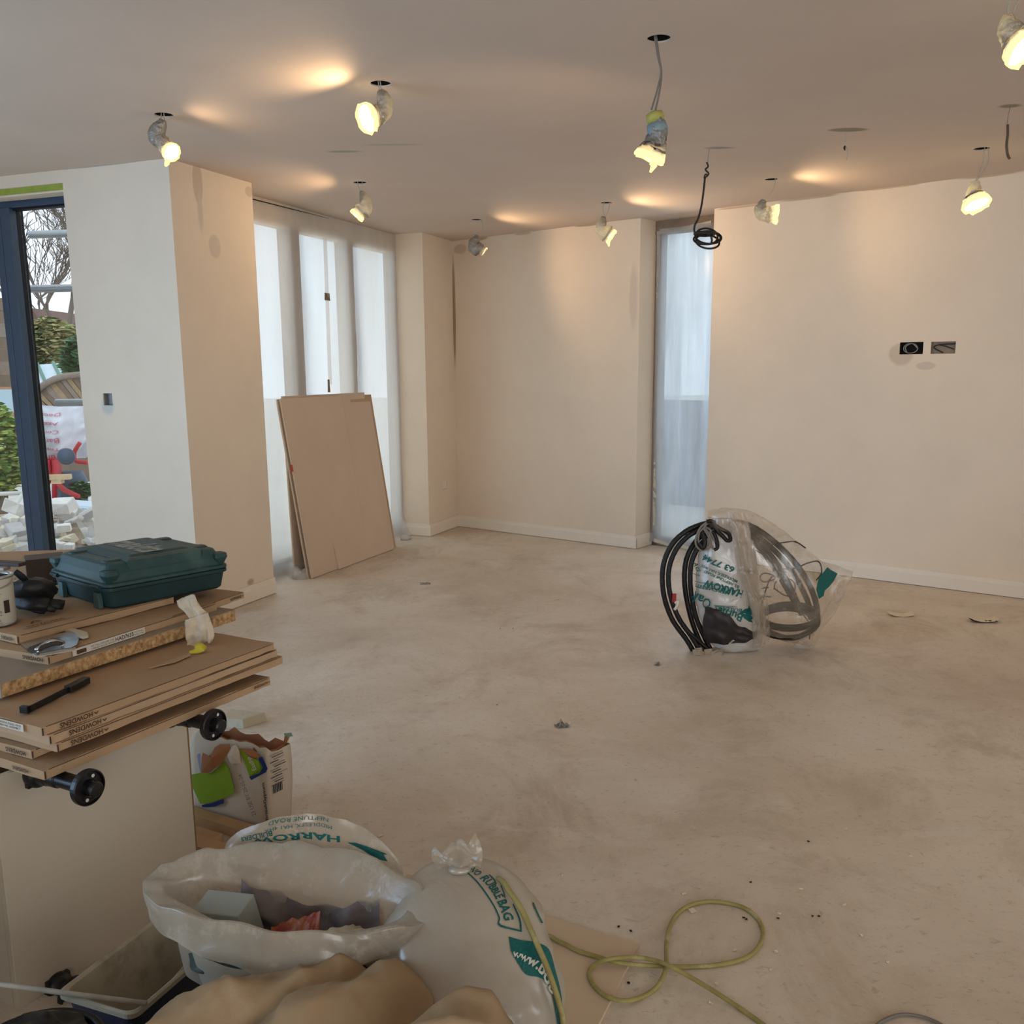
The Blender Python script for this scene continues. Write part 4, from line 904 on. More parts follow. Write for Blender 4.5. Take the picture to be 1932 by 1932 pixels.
def on_plane_z(px, py, z_): return atz(px, py, z_)
def flatpack(label, corner, z0, th, ld, lq, ang=0, tilt=0.0, mt=None, seed=0, prints=(), grp='cardboard flat packs on the cabinet', sag=.0):
    """corner: front corner (towards camera); ld along d1 rotated by ang, lq along qd"""
    R = Matrix.Rotation(ang, 3, 'Z'); a = R @ d1; b = R @ qd; c = Vector((corner[0], corner[1], z0))
    a = (a + Z*tilt).normalized(); n = a.cross(b); n = -n if n.z < 0 else n
    t = thing('flat_pack', label, 'cardboard box', c, grp)
    q = MB(); na, nb = 26, 8
    def wob(p, s2): return .0018*mn.noise(p*7 + Vector((seed, s2, 0))) + .0009*mn.noise(p*30 + Vector((seed, s2, 3)))
    vs = []; fs = []
    def side(i, j, top):
        p = c + a*(ld*i/na) + b*(lq*j/nb); edge = (i in (0, na) or j in (0, nb))
        h = (th if top else 0) + (wob(p, top)*(1.6 if edge else .6)) + (sag*math.sin(math.pi*i/na))
        out = Vector((0, 0, 0))
        if j == 0: out -= b*(.0022*mn.noise(Vector((i*.7, seed, top))))
        if i == 0: out -= a*(.0022*mn.noise(Vector((j*.7, seed, top+5))))
        return p + n*h + out
    for top in (0, 1):
        for j in range(nb+1):
            for i in range(na+1): vs.append(side(i, j, top))
    m_ = (na+1)*(nb+1); idx = lambda i, j, tp: tp*m_ + j*(na+1) + i
    for j in range(nb):
        for i in range(na):
            fs.append((idx(i, j, 1), idx(i+1, j, 1), idx(i+1, j+1, 1), idx(i, j+1, 1))); fs.append((idx(i, j+1, 0), idx(i+1, j+1, 0), idx(i+1, j, 0), idx(i, j, 0)))
    for i in range(na):
        fs.append((idx(i, 0, 0), idx(i+1, 0, 0), idx(i+1, 0, 1), idx(i, 0, 1))); fs.append((idx(i+1, nb, 0), idx(i, nb, 0), idx(i, nb, 1), idx(i+1, nb, 1)))
    for j in range(nb):
        fs.append((idx(0, j+1, 0), idx(0, j, 0), idx(0, j, 1), idx(0, j+1, 1))); fs.append((idx(na, j, 0), idx(na, j+1, 0), idx(na, j+1, 1), idx(na, j, 1)))
    q.add(vs, fs); q.build('carton', mt or M_kraft, t, fix=True)
    # taped seam line along the side and an open slit at the corner
    q = MB(); q.obox(c - b*.0032 + n*(th*.93) + a*.01, a*(ld-.02), -b*.0006, n*.0012); q.build('seam', M_inkd, t)
    q = MB(); q.obox(c - b*.0030 - a*.0005 + n*th*.12, a*.0024, -b*.0012, n*th*.78); q.build('corner_slit', M_inkd, t)
    for (txt, face, s0, hgt_, wid_, flip, mt_) in prints:
        q = MB(); sg = -1 if flip else 1
        if face == 'side': cc = c + a*s0 - b*.0042 + n*th*.5; flat_text(q, txt, cc, a*wid_*sg, n*hgt_*sg, bold=.02)
        elif face == 'end': cc = c + b*s0 - a*.0042 + n*th*.5; flat_text(q, txt, cc, -b*wid_*sg, n*hgt_*sg, bold=.02)
        elif face == 'top': cc = c + a*s0[0] + b*s0[1] + n*(th+.003); flat_text(q, txt, cc, a*wid_*sg, b*hgt_*sg, bold=.01)
        q.build('lettering', mt_ or M_ink, t)
        if txt == 'HOWDENS' and face == 'side':
            q = MB(); e_ = c + a*(s0 + wid_*.62) - b*.0042 + n*th*.5; s9 = hgt_*.6
            q.add([e_ - a*s9*.8 + n*s9*.2, e_ + n*(-s9*.5), e_ + a*s9*.8 + n*s9*.2, e_ + a*s9*.55 + n*s9*.4, e_ - n*s9*.1, e_ - a*s9*.55 + n*s9*.4], [(0,1,4,5),(1,2,3,4)]); q.build('roof_logo', mt_ or M_ink, t)
    return t, c, a, b, n
HW = 'HOWDENS'
low = atz(84, 1472, .572)
flatpack('lowest cardboard flat pack, resting on the cabinet', low, .572, .0225, .715, .52, prints=[(HW, 'end', .075, .009, .055, True, M_inkd), (HW, 'side', .675, .008, .055, True, None)], seed=1)
z2 = .597
c2 = atz(60, 1432, z2)
flatpack('small flat pack tucked under the left end of the big three', c2, z2, .020, .42, .40, prints=[(HW, 'end', .05, .011, .07, True, M_inkd)], seed=2)
zs = .6185; tiers = [('bottom', (108, 1420), .0), ('middle', (103, 1395), .022), ('top', (103, 1384), .044)]
for i, (nm_, px_, dz_) in enumerate(tiers):
    cc = atz(108 - i*3, 1420 - i*0, zs); cc = atz(108, 1420, zs) - d1*(.000 + .012*i) + qd*(.006*i)
    flatpack(nm_ + ' of the three big flat packs stacked flush', cc, zs + dz_, .0212, .735, .50, ang=(-.004, .0, -.010)[i], mt=(M_kraft, M_kraft2, M_kraft)[i], prints=[(HW, 'side', (.075, .09, .085)[i], .013, .085, True, None)], seed=3+i)
ztop = zs + .066
# white label on the left end and a row of print on the top carton
cc = atz(108, 1420, zs) - d1*.024 + qd*.012
q = MB(); lp = cc - d1*.0045 + qd*.055; q.obox(lp + Z*.046, qd*.14, -d1*.0006, Z*.018); lt = tag(q.build('paper_label', M_label), 'white printed paper label on the left end of the top big flat pack', 'label')
q = MB(); flat_text(q, 'UPPER CABINET FRONTAL PLEASE CHECK', lp + qd*.07 + Z*.0585 - d1*.001, -qd*.125, Z*.005); flat_text(q, 'PARTS BEFORE ASSEMBLY', lp + qd*.06 + Z*.0515 - d1*.001, -qd*.10, Z*.005); q.build('lettering', M_inkd, lt)
# worktop offcut (chipboard)
zp = ztop + .008
pbc = atz(5, 1318, zp)
wt = thing('worktop_offcut', 'thick chipboard worktop offcut lying across the big flat packs', 'board', pbc)
wa = (atz(445, 1172, zp) - pbc); wl = wa.length; wa.normalize(); wq = Vector((-wa.y, wa.x, 0))
pbc_b = pbc + Z*0
q = MB(); q.obox(pbc_b + Z*.0015, wa*wl, wq*.60, Z*.034); q.build('core', M_chip, wt, bevel=.0015)
q = MB(); q.obox(pbc_b + Z*.0356, wa*wl, wq*.60, Z*.0016); q.build('laminate', M_worktop, wt)
q = MB(); q.obox(pbc_b - wa*.003 + Z*.001, wa*.0028, wq*.60, Z*.0365); q.build('edge_band', M_worktop, wt)
q = MB(); q.box(pbc + wa*.30 + wq*.12 - Z*.0048, (.05, .2, .0090), .5); q.box(pbc + wa*.10 + wq*.10 - Z*.0048, (.10, .05, .0088), .5); tag(q.build('packing_strip', M_kraft2), 'folded card packing under the worktop offcut', 'cardboard')
zh1 = zp + .0375
hc = atz(91, 1254, zh1)
hadp = [(HW, 'end', .05, .010, .075, True, M_inkd)]
ht_, c_, a_, b_, n_ = flatpack('flat pack with a white part-number label, under the steel trowel', hc, zh1, .0215, .60, .40, ang=.045, prints=hadp, seed=8)
q = MB(); lo = c_ + a_*.07 - b_*.0046; q.obox(lo + n_*.0015, a_*.24, -b_*.0006, n_*.019); lb = tag(q.build('paper_label', M_label), 'long white label reading HAD7635 on the carton under the trowel', 'label')
q = MB(); flat_text(q, 'HAD7635', lo + a_*.168 + n_*.011 - b_*.001, a_*.062, n_*.012, bold=.02); q.build('lettering', M_inkd, lb)
q = MB(); flat_text(q, '600 TALL DRAWER LINE', lo + a_*.095 + n_*.0135 - b_*.001, a_*.075, n_*.0045); flat_text(q, 'CABINET DOOR WHITE', lo + a_*.095 + n_*.0065 - b_*.001, a_*.075, n_*.0045)
flat_text(q, 'FITTING', lo + a_*.218 + n_*.014 - b_*.001, a_*.03, n_*.004); flat_text(q, 'INSTRUCTIONS', lo + a_*.218 + n_*.007 - b_*.001, a_*.034, n_*.004); q.build('lettering', M_inkd, lb)
q = MB(); q.obox(lo + a_*.012 + n_*.004 - b_*.0008, a_*.030, -b_*.0004, n_*.011); q.build('barcode', M_ink, lb)
zh2 = zh1 + .0245
tc_ = atz(33, 1215, zh2)
tt_, c_, a_, b_, n_ = flatpack('top left flat pack holding the paint can and gloves', tc_, zh2, .022, .50, .46, ang=-.055, prints=[(HW, 'end', .04, .010, .05, True, M_inkd), (HW, 'top', (.115, .05), .016, .11, False, None)], seed=11)
q = MB(); e_ = c_ + a_*.105 + b_*.085 + n_*.025; q.add([e_ - a_*.018 - b_*.004, e_ + b_*.010, e_ + a_*.018 - b_*.004, e_ + a_*.012 - b_*.007, e_ + b_*.003, e_ - a_*.012 - b_*.007], [(0,1,4,5),(1,2,3,4)]); q.build('roof_logo', M_ink, tt_, fix=True)
q = MB(); q.obox(c_ + a_*.04 + b_*.035 + n_*.0243, a_*.15, b_*.0012, n_*.0004); q.build('print_line', M_ink, tt_)
# right hand carton under the case
rc = atz(460, 1122, zh2 - .012)
rlen = .34
ra = (d1*.96 + fn1*-.10).normalized()
rstart = rc - ra*rlen
flatpack('short flat pack under the right end of the power tool case', rstart, zh1 + .0005, .0225, rlen, .30, ang=math.atan2(ra.y, ra.x) - math.atan2(d1.y, d1.x), prints=[(HW, 'side', .295, .009, .055, False, M_inkd)], seed=14)
# loose folded card wedge
q = MB(); k0, k1, k2, k3 = atz(283, 1157, zh1+.003), atz(352, 1163, zh1+.002), atz(350, 1143, zh1+.012), atz(300, 1140, zh1+.010)
q.add([k0, k1, k1 + Z*.011, k0 + Z*.013], [(0,1,2,3)]); q.add([k0 + Z*.0001, k3, k3 + Z*.016, k0 + Z*.013], [(0,3,2,1)])
tag(q.build('card_fold', M_kraft2, solid=.002), 'folded strip of cardboard sticking out under the power tool case', 'cardboard')

# ------- tool case
M_case = mat('dark_teal_plastic', (36, 66, 66), .52, .06, 12, .08, 90, spec=.4, dust=((66, 92, 88), 5, .5, .75)); M_logo = mat('pale_logo_print', (150, 154, 146), .6); M_case_d = mat('darker_teal_plastic', (28, 52, 54), .55, .05, 12)
zc = zh2 + .0235
ca = Vector((math.sin(math.radians(41)), math.cos(math.radians(41)), 0)); cb = Vector((-ca.y, ca.x, 0))
ccn = atz(209, 1151, zc) - ca*.012 - cb*.012; LC = (atz(431, 1111, zc) - ccn).length + .014; WC = .365; HC = .130
cs = thing('tool_case', 'dark teal power tool case lying on the flat packs', 'case', ccn)
def rrect(x0, x1, y0, y1, r, z_, n=5):
    pts = []
    for (cx, cy, a0) in ((x1-r, y1-r, 0), (x0+r, y1-r, 90), (x0+r, y0+r, 180), (x1-r, y0+r, 270)):
        for i in range(n+1):
            a_ = math.radians(a0 + 90*i/n); pts.append(ccn + ca*(cx + r*math.cos(a_)) + cb*(cy + r*math.sin(a_)) + Z*z_)
    return pts
zs_ = .066
q = MB(); q.loft([rrect(.020, LC-.020, .020, WC-.020, .02, 0), rrect(.012, LC-.012, .012, WC-.012, .024, .006), rrect(.004, LC-.004, .004, WC-.004, .026, zs_-.014), rrect(-.004, LC+.004, -.004, WC+.004, .03, zs_-.012), rrect(-.004, LC+.004, -.004, WC+.004, .03, zs_-.001)])
q.build('base_shell', M_case_d, cs, False, bevel=.002)
q = MB(); q.loft([rrect(-.005, LC+.005, -.005, WC+.005, .03, zs_+.0005), rrect(-.005, LC+.005, -.005, WC+.005, .03, zs_+.010), rrect(.004, LC-.004, .004, WC-.004, .028, zs_+.013), rrect(.010, LC-.010, .010, WC-.010, .03, zs_+.036), rrect(.022, LC-.022, .022, WC-.022, .03, HC-.004), rrect(.034, LC-.034, .034, WC-.034, .03, HC)])
lid = q.build('lid', M_case, cs, False, bevel=.003)
# raised ridges over the lid, broad centre bulge and corner bumpers
def pad(x0, x1, y0, y1, z0_, z1_, name, ins=.008, mt=None, par=None):
    q = MB(); r = min(.012, (x1-x0)*.3, (y1-y0)*.3)
    q.loft([rrect(x0, x1, y0, y1, r, z0_, 3), rrect(x0, x1, y0, y1, r, z1_-.004, 3), rrect(x0+ins, x1-ins, y0+ins, y1-ins, r*.7, z1_, 3)]); return q.build(name, mt or M_case, par or cs, False, bevel=.0015)
pad(.075, LC-.075, .012, WC-.012, zs_+.02, HC+.007, 'lid_rib', .02)
pad(.10, LC-.10, .05, WC-.05, HC, HC+.012, 'lid_panel', .012)
for yy in (.055, WC-.095): pad(.030, LC-.030, yy, yy+.040, zs_+.03, HC+.005, 'lid_rib', .006)
for (xx, yy) in ((-.004, -.004), (LC-.046, -.004), (-.004, WC-.046), (LC-.046, WC-.046)):
    q = MB()
    r = .010
    q.loft([rrect(xx+.012, xx+.038, yy+.012, yy+.038, r*.6, zs_+.012, 3), rrect(xx+.002, xx+.048, yy+.002, yy+.048, r, zs_+.034, 3), rrect(xx+.003, xx+.047, yy+.003, yy+.047, r, zs_+.046, 3), rrect(xx+.010, xx+.045, yy+.010, yy+.045, r, zs_+.0475, 3)]); q.build('corner_bumper', M_case, cs, False, bevel=.002)
# hinge pins and feet on the left side
for yy in (.028, WC-.065):
    q = MB()
    for kk in range(4): q.cyl(ccn + ca*-.006 + cb*(yy + kk*.011) + Z*(zs_), ccn + ca*-.006 + cb*(yy + kk*.011 + .009) + Z*(zs_), .0065, 10)
    q.build('hinge', M_case_d, cs, False)
M_foot = mat('grey_teal_foot', (60, 84, 84), .6, .05, 20)
for yy in (.050, WC-.085):
    q = MB(); q.loft([[ccn + ca*x_ + cb*y_ + Z*z_ for x_, y_ in ((-.001, yy+g), (-.001, yy+.030-g), (.012, yy+.030-g), (.012, yy+g))] if False else [ccn + ca*(x_+off) + cb*y_ + Z*z_ for x_, y_ in ((0, yy-g), (0, yy+.026+g), (.014, yy+.026+g), (.014, yy-g))] for z_, g, off in ((.0005, .004, -.006), (.046, 0, -.0045))]); q.build('foot', M_foot, cs, False, bevel=.001, fix=True)
q = MB(); q.obox(ccn + ca*(LC+.004) + cb*.05 + Z*(zs_-.02), ca*.010, cb*.045, Z*.045); q.build('latch', M_blk, cs, bevel=.002)
q = MB(); q.obox(ccn + ca*(LC+.004) + cb*(WC-.095) + Z*(zs_-.02), ca*.010, cb*.045, Z*.045); q.build('latch', M_blk, cs, bevel=.002)
q = MB(); q.tube(spline([ccn + ca*(LC+.002) + cb*.11 + Z*zs_, ccn + ca*(LC+.03) + cb*.12 + Z*zs_, ccn + ca*(LC+.032) + cb*.18 + Z*zs_, ccn + ca*(LC+.002) + cb*.19 + Z*zs_], 5), .007, 8); q.build('handle', M_blk, cs, True)
q = MB(); flat_text(q, 'makita', ccn + ca*LC*.5 + cb*WC*.50 + Z*(HC+.0128), -cb*.255, ca*.105, bold=.03, shear=.3); q.build('lettering', M_logo, cs)

# ------- paint can, gloves, trims, trowel
M_can = mat('can_paper_label', (188, 182, 164), .5, .04, 20); M_tin = mat('tin_rim', (176, 176, 172), .3, .05, 20, metal=.8); M_cand = mat('can_interior', (60, 54, 48), .6)
zt = zh2 + .0245
cc = atz(-6, 1176, zt); can = thing('paint_can', 'open paint tin with a printed pale label at the left edge of the stack', 'can', cc); rC = .050; hC = .135
q = MB(); q.lathe(cc, (0, 0, 1), [(rC-.002, 0), (rC, .004), (rC, hC-.006), (rC-.001, hC-.003)], 40, cap1=False); q.build('can_body', M_can, can, True)
q = MB(); q.lathe(cc, (0, 0, 1), [(rC, .0), (rC+.0022, .001), (rC+.0022, .005), (rC, .0065)], 40, cap0=False, cap1=False); q.lathe(cc + Z*(hC-.007), (0, 0, 1), [(rC, 0), (rC+.0028, .002), (rC+.0028, .007), (rC-.002, .009), (rC-.008, .006), (rC-.009, .002)], 40, cap0=False, cap1=False); q.build('rim', M_tin, can, True)
q = MB(); q.lathe(cc + Z*(hC-.012), (0, 0, 1), [(.001, .002), (rC-.01, .002), (rC-.009, .008)], 30, cap0=True, cap1=False); q.build('paint_skin', M_cand, can)
q = MB(); q.tube([cc + Vector((math.cos(a)*(rC+.006), math.sin(a)*(rC+.006), hC-.012 - .05*abs(math.sin((a-.3)*1.0))*.4)) for a in [(-2.2 + i*.12) for i in range(24)]], .0016, 6); q.build('wire_handle', M_tin, can, True)
def can_pt(ang, zz, off=.0006): return cc + Vector((math.cos(ang)*(rC+off), math.sin(ang)*(rC+off), zz))
q = MB()
q.grid(lambda a, b: can_pt(-1.75 + a*.75, .052 + b*.026, .0005), 10, 2); q.build('dark_oval', M_inkd, can)
q = MB(); put_text(q, 'EASY', lambda x, y: can_pt(-1.375 + x*.62, .065 + y*.018, .0010)); q.build('lettering', M_label, can)
for i, (txt, zz, hh_, wd_) in enumerate((('professional', .096, .007, .55), ('water based quick drying', .089, .004, .7), ('INTERIOR FINISH', .040, .006, .6), ('for walls and ceilings', .032, .0045, .6), ('2.5 litres', .018, .007, .4), ('stir well before use', .011, .004, .55))):
    q = MB(); put_text(q, txt, lambda x, y: can_pt(-1.05 + x*wd_, zz + y*hh_, .0008)); q.build('lettering', M_inkd, can)
q = MB(); q.grid(lambda a, b: can_pt(-.62 + a*.32, .035 + b*.035, .0006), 6, 2); q.build('barcode', M_inkd, can)
M_glove = mat('black_nitrile_glove', (15, 14, 15), .6, .2, 20, .3, 40, spec=.5)
def glove(label, pts, rad, fingers, seed, cat='glove'):
    t = thing('work_glove', label, cat, pts[0]); q = MB(); P_ = spline(pts, 5)
    rr = spline([Vector((r_, 0, 0)) for r_ in rad], 5); rings = []
    for i in range(len(P_)):
        tt = (P_[min(i+1, len(P_)-1)] - P_[max(i-1, 0)]).normalized(); sd = tt.cross(Z).normalized(); up = sd.cross(tt)
        rings.append([P_[i] + (sd*math.cos(2*math.pi*k/18)*rr[i].x + up*math.sin(2*math.pi*k/18)*rr[i].x*.55)*(1+.25*mn.noise(Vector((k*.7, i*.4, seed)))) for k in range(18)])
    q.loft(rings); q.build('palm', M_glove, t, True)
    for f_ in fingers:
        q = MB(); s_ = spline(f_, 4); n = len(s_); q.tube(s_, [.011*(1-.25*i/n)*(1+.15*mn.noise(Vector((i*.9, seed, 3)))) for i in range(n)], 10); q.build('finger', M_glove, t, True)
    return t
g0 = zt + .012
glove('black work glove lying flat with its fingers towards the carton edge', [atz(38, 1118, g0+.03), atz(52, 1128, g0+.025), atz(75, 1138, g0+.018), atz(92, 1141, g0+.012)], [.036, .050, .044, .032],
      [[atz(88, 1136, g0+.015), atz(105, 1136, g0+.012), atz(122, 1138, g0+.006)], [atz(88, 1141, g0+.012), atz(103, 1143, g0+.01), atz(116, 1145, g0+.002)], [atz(80, 1145, g0+.01), atz(92, 1148, g0+.006), atz(103, 1150, g0)], [atz(60, 1146, g0+.01), atz(70, 1151, g0+.004), atz(84, 1153, g0-.002)]], 3)
glove('black glove standing crumpled against the tool case with one finger raised', [atz(58, 1124, g0+.02), atz(60, 1116, g0+.04), atz(62, 1110, g0+.06), atz(62, 1104, g0+.075)], [.060, .064, .056, .026],
      [[atz(58, 1104, g0+.06), atz(48, 1094, g0+.085), atz(36, 1084, g0+.105), atz(28, 1078, g0+.115)], [atz(66, 1106, g0+.06), atz(76, 1112, g0+.05), atz(86, 1122, g0+.03)]], 8)
M_trim = mat('dark_brown_trim', (74, 60, 50), .6, .1, 20)
za = zt
stick('trim_strip', atz(-70, 1062, za+.085), atz(44, 1068, za+.085), .035, .012, M_trim, 'dark brown trim strip lying behind the paint tin')
stick('trim_strip', atz(-70, 1071, za+.075), atz(14, 1076, za+.075), .030, .010, mat('pale_trim', (170, 160, 146), .6), 'pale narrow trim strip behind the paint tin')
q = MB(); q.obox(atz(-90, 1100, za+.001), Vector((.36, .05, 0)), Vector((-.03, .16, 0)), Z*.070); tag(q.build('carton', M_kraft, bevel=.002), 'small carton holding up the trim strips behind the paint tin', 'cardboard box')
q = MB(); q.obox(atz(52, 1100, za+.001), Vector((.10, .06, 0)), Vector((-.05, .09, 0)), Z*.075); tag(q.build('parts_box', M_trim, bevel=.002), 'small dark box behind the gloves, beside the tool case', 'box')
# steel trowels
M_steel = mat('scratched_steel', (196, 200, 208), .22, .1, 30, metal=1.0, spec=.5); M_blade2 = mat('plastered_blade', (186, 176, 158), .6, .08, 20)
zt2 = zh1 + .0245
tr_ = thing('plastering_trowel', 'steel plastering trowel with a dark handle lying on the labelled carton', 'trowel', atz(95, 1210, zt2))
def loop_px(pts, z_): return [atz(x_, y_, z_) for x_, y_ in pts]
def slab(name, pts, z_, th, mt, par=None):
    q = MB(); P_ = loop_px(pts, z_); n = len(P_); c0 = sum(P_, Vector())/n
    a = sum(P_[i].x*P_[(i+1)%n].y - P_[(i+1)%n].x*P_[i].y for i in range(n))
    if a < 0: P_ = P_[::-1]
    q.add(P_ + [p + Z*th for p in P_], [tuple(range(n-1, -1, -1)), tuple(range(n, 2*n))] + [(i, (i+1)%n, n+(i+1)%n, n+i) for i in range(n)]); return q.build(name, mt, par)
slab('blade', [(50, 1229), (56, 1221), (78, 1213), (112, 1196), (134, 1191), (145, 1198), (149, 1207), (145, 1217), (135, 1222), (112, 1224), (86, 1230), (60, 1234)], zt2 + .004, .0012, M_steel, tr_)
hA, hB = atz(71, 1226, zt2+.018), atz(117, 1214, zt2+.018)
q = MB(); q.tube(spline([hA, hA.lerp(hB, .3) + Z*.006, hA.lerp(hB, .7) + Z*.006, hB], 5), [x*.62 for x in (.009, .0105, .0115, .012, .012, .0125, .0125, .012, .012, .0115, .0115, .011, .0105, .010, .0095, .009)], 12); q.build('handle', mat('worn_dark_handle', (60, 54, 48), .5, .2, 30), tr_, True)
q = MB(); q.tube([hA + Z*.002, hA - Z*.012], .004, 8); q.tube([hB + Z*.002, hB - Z*.012], .004, 8); q.tube(spline([hA - d1*.006, hA.lerp(hB, .5) + Z*.014, hB + d1*.006], 4), .0045, 8); q.build('shank', M_steel, tr_, True)
slab('spreader_blade', [(63, 1236), (66, 1232), (100, 1226), (138, 1220), (143, 1222), (140, 1228), (100, 1235), (68, 1240)], zt2 + .0005, .0022, M_blade2); tag(bpy.data.objects['spreader_blade'], 'pale plaster-caked blade poking out under the steel trowel', 'trowel')
slab('paper_scrap', [(38, 1214), (68, 1203), (113, 1195), (112, 1206), (70, 1217), (50, 1224)], zt2 + .0002, .0006, mat('grey_scrap_paper', (150, 136, 118), .8)); tag(bpy.data.objects['paper_scrap'], 'dull paper scrap beneath the steel trowel', 'paper')
slab('card_piece', [(110, 1188), (122, 1185), (134, 1187), (165, 1197), (167, 1203), (158, 1206), (146, 1204), (140, 1196)], zt2 + .0005, .006, mat('pale_card', (190, 176, 152), .8)); tag(bpy.data.objects['card_piece'], 'pale curled card beside the point of the steel trowel', 'cardboard')
# black drawer-runner bracket
zb = ztop + .003
br_ = thing('metal_bracket', 'long black plastered bracket lying between worktop offcut and big flat pack', 'bracket', atz(60, 1340, zb))
b0, b1 = atz(53, 1347, zb), atz(160, 1292, zb); db = (b1-b0).normalized(); sb = Vector((-db.y, db.x, 0))
q = MB(); q.obox(b0, db*(b1-b0).length*.98, sb*.003, Z*.016); q.obox(b0, db*(b1-b0).length*.55, sb*.016, Z*.002); q.obox(b0, db*.012, sb*.022, Z*.016); q.build('rail', M_blk, br_, bevel=.0008)
b2 = atz(150, 1300, zb); q = MB(); q.obox(b2 - db*.03, db*.075, sb*.02, Z*.017); q.build('end_block', M_blk, br_, bevel=.002)
# plaster-stained gauze, yellow tape, sliver of card
M_gauze = mat('pale_gauze', (206, 190, 166), .8, .08, 30, .3, 90)
gz = thing('dust_mask', 'limp pale dust mask and paper hanging over the worktop offcut end', 'mask', atz(370, 1150, zh2))
def strip(px_rows, depth, nm, mt, sol=.0012, sub=10):
    """px_rows: list of (left px, right px, z) - a hanging ribbon in front of the offcut edge"""
    q = MB(); L = spline([aty(r[0][0], r[0][1], r[2]) for r in px_rows], sub); R_ = spline([aty(r[1][0], r[1][1], r[2]) for r in px_rows], sub); n = len(L)
    q.grid(lambda a, b: L[round(b*(n-1))].lerp(R_[round(b*(n-1))], a) - Vector((fn1.x*0, .006*math.sin(a*9+b*4) + .010*mn.noise(Vector((a*4, b*5, 3))), 0)), 10, n-1)
    return q.build(nm, mt, gz, True, solid=sol)
yb = atz(395, 1190, zp + .02).y - .03
strip([((334, 1133), (352, 1125), yb+.05), ((340, 1146), (366, 1122), yb+.03), ((352, 1156), (372, 1138), yb+.01), ((360, 1168), (384, 1152), yb), ((380, 1185), (395, 1165), yb-.01), ((386, 1206), (404, 1196), yb-.02), ((392, 1214), (400, 1211), yb-.02)], 0, 'strap', M_gauze)
strip([((350, 1169), (393, 1155), yb-.012), ((351, 1190), (396, 1175), yb-.014), ((352, 1210), (399, 1195), yb-.016), ((353, 1229), (389, 1211), yb-.018)], 0, 'paper_panel', M_gauze)
q = MB(); c_ = atz(380, 1220, ztop + .016); q.tube(spline([atz(357, 1231, ztop+.006), atz(370, 1228, ztop+.008), atz(378, 1221, ztop+.016), atz(388, 1221, ztop+.012)], 5), [.005, .006, .006, .007, .008, .010, .013, .015, .017, .018, .018, .017, .015, .013, .010, .008], 8, flat=.6); q.build('yellow_end', mat('yellow_foam', (196, 178, 60), .7, .1, 30), gz, True)
slab('card_sliver', [(281, 1261), (330, 1243), (357, 1233), (360, 1237), (330, 1250)], ztop + .003, .0015, M_kraft2); tag(bpy.data.objects['card_sliver'], 'thin pointed sliver of card on the top big flat pack', 'cardboard')

# ================================================================== foreground: rubble bags, dust sheet, trough, sack
M_bagw = film('rubble_bag_film', rgb=(206, 196, 178), clear=.06, var=.06, scale=5, gloss=.10, dust=.6, trans=.32, bump=.5)
M_bagc = film('rubble_bag_collar', rgb=(204, 194, 176), clear=.34, var=.16, scale=7, gloss=.06, dust=.9, trans=.42, bump=.5)
M_teal = mat('teal_bag_print', (18, 92, 88), .5, .05, 20); M_white = mat('white_bag_print', (214, 212, 200), .5)
def crease(p, s1, seed, amp):
    a = mn.noise(p*s1 + Vector((seed, 0, 0))); b = mn.noise(p*s1*2.3 + Vector((0, seed, 1)))
    return amp*((1-abs(a)*2.2) + .5*(1-abs(b)*2.2) - .8)
# --- closed bag
cb_ = thing('rubble_bag', 'full tied white rubble bag with dark green print, yellow cable running over it', 'bag', (-.07, 1.62, .0095), 'rubble bags in the foreground')
prof = [(.0, .11), (.02, .150), (.07, .168), (.14, .180), (.21, .183), (.28, .179), (.33, .169), (.37, .150), (.40, .122), (.42, .082), (.43, .030)]
pz = spline([Vector((z_, r_, 0)) for z_, r_ in prof], 5)
def bagC(th, t, off=0.0):
    k = t*(len(pz)-1); i = min(int(k), len(pz)-2); q_ = pz[i].lerp(pz[i+1], k-i); z_ = q_.x + .0095; r_ = q_.y
    cx = -.062 - .05*(z_/.43); cy = 1.585 + .185*(z_/.43)**1.2
    dirv = Vector((math.cos(th), math.sin(th), 0)); p = Vector((cx, cy, z_)) + dirv*r_
    n = crease(p, 6, 3, .014) + .012*mn.noise(p*3.2)
    f = min(1, (z_-.0095)/.05); f2 = min(1, (.43-z_)/.05)
    return p + dirv*(n*f*max(.3, f2) + off) + Z*(off*.4 if t > .6 else 0)
q = MB(); NT, NS = 96, 110
q.loft([[bagC(2*math.pi*i/NT, j/NS) for i in range(NT)] for j in range(NS+1)]); q.build('bag_body', M_bagw, cb_, True)
top_c = bagC(0, 1).lerp(bagC(math.pi, 1), .5)
q = MB(); q.lathe(top_c - Z*.004, (0, .25, 1), [(.020, 0), (.024, .006), (.018, .012)], 14); q.build('tie', M_bagw, cb_, True)
q = MB(); nk = top_c + Z*.004; tl_, tr2 = aty(818, 1606, nk.y+.03), aty(896, 1577, nk.y+.03)
def tuft(a, b):
    bt = nk + Vector(((a-.5)*.085, .01*math.sin(a*9), 0)); tp_ = tl_.lerp(tr2, a) + Z*.004*math.sin(a*21)
    p = bt.lerp(tp_, b); return p + Vector((0, .018*math.sin(a*11 + b*2)*b + .01*mn.noise(Vector((a*6, b*5, 2))), 0)) + Vector(((a-.5)*.02*math.sin(b*3), 0, 0))
q.grid(tuft, 26, 18); q.build('bag_neck', M_bagc, cb_, True)
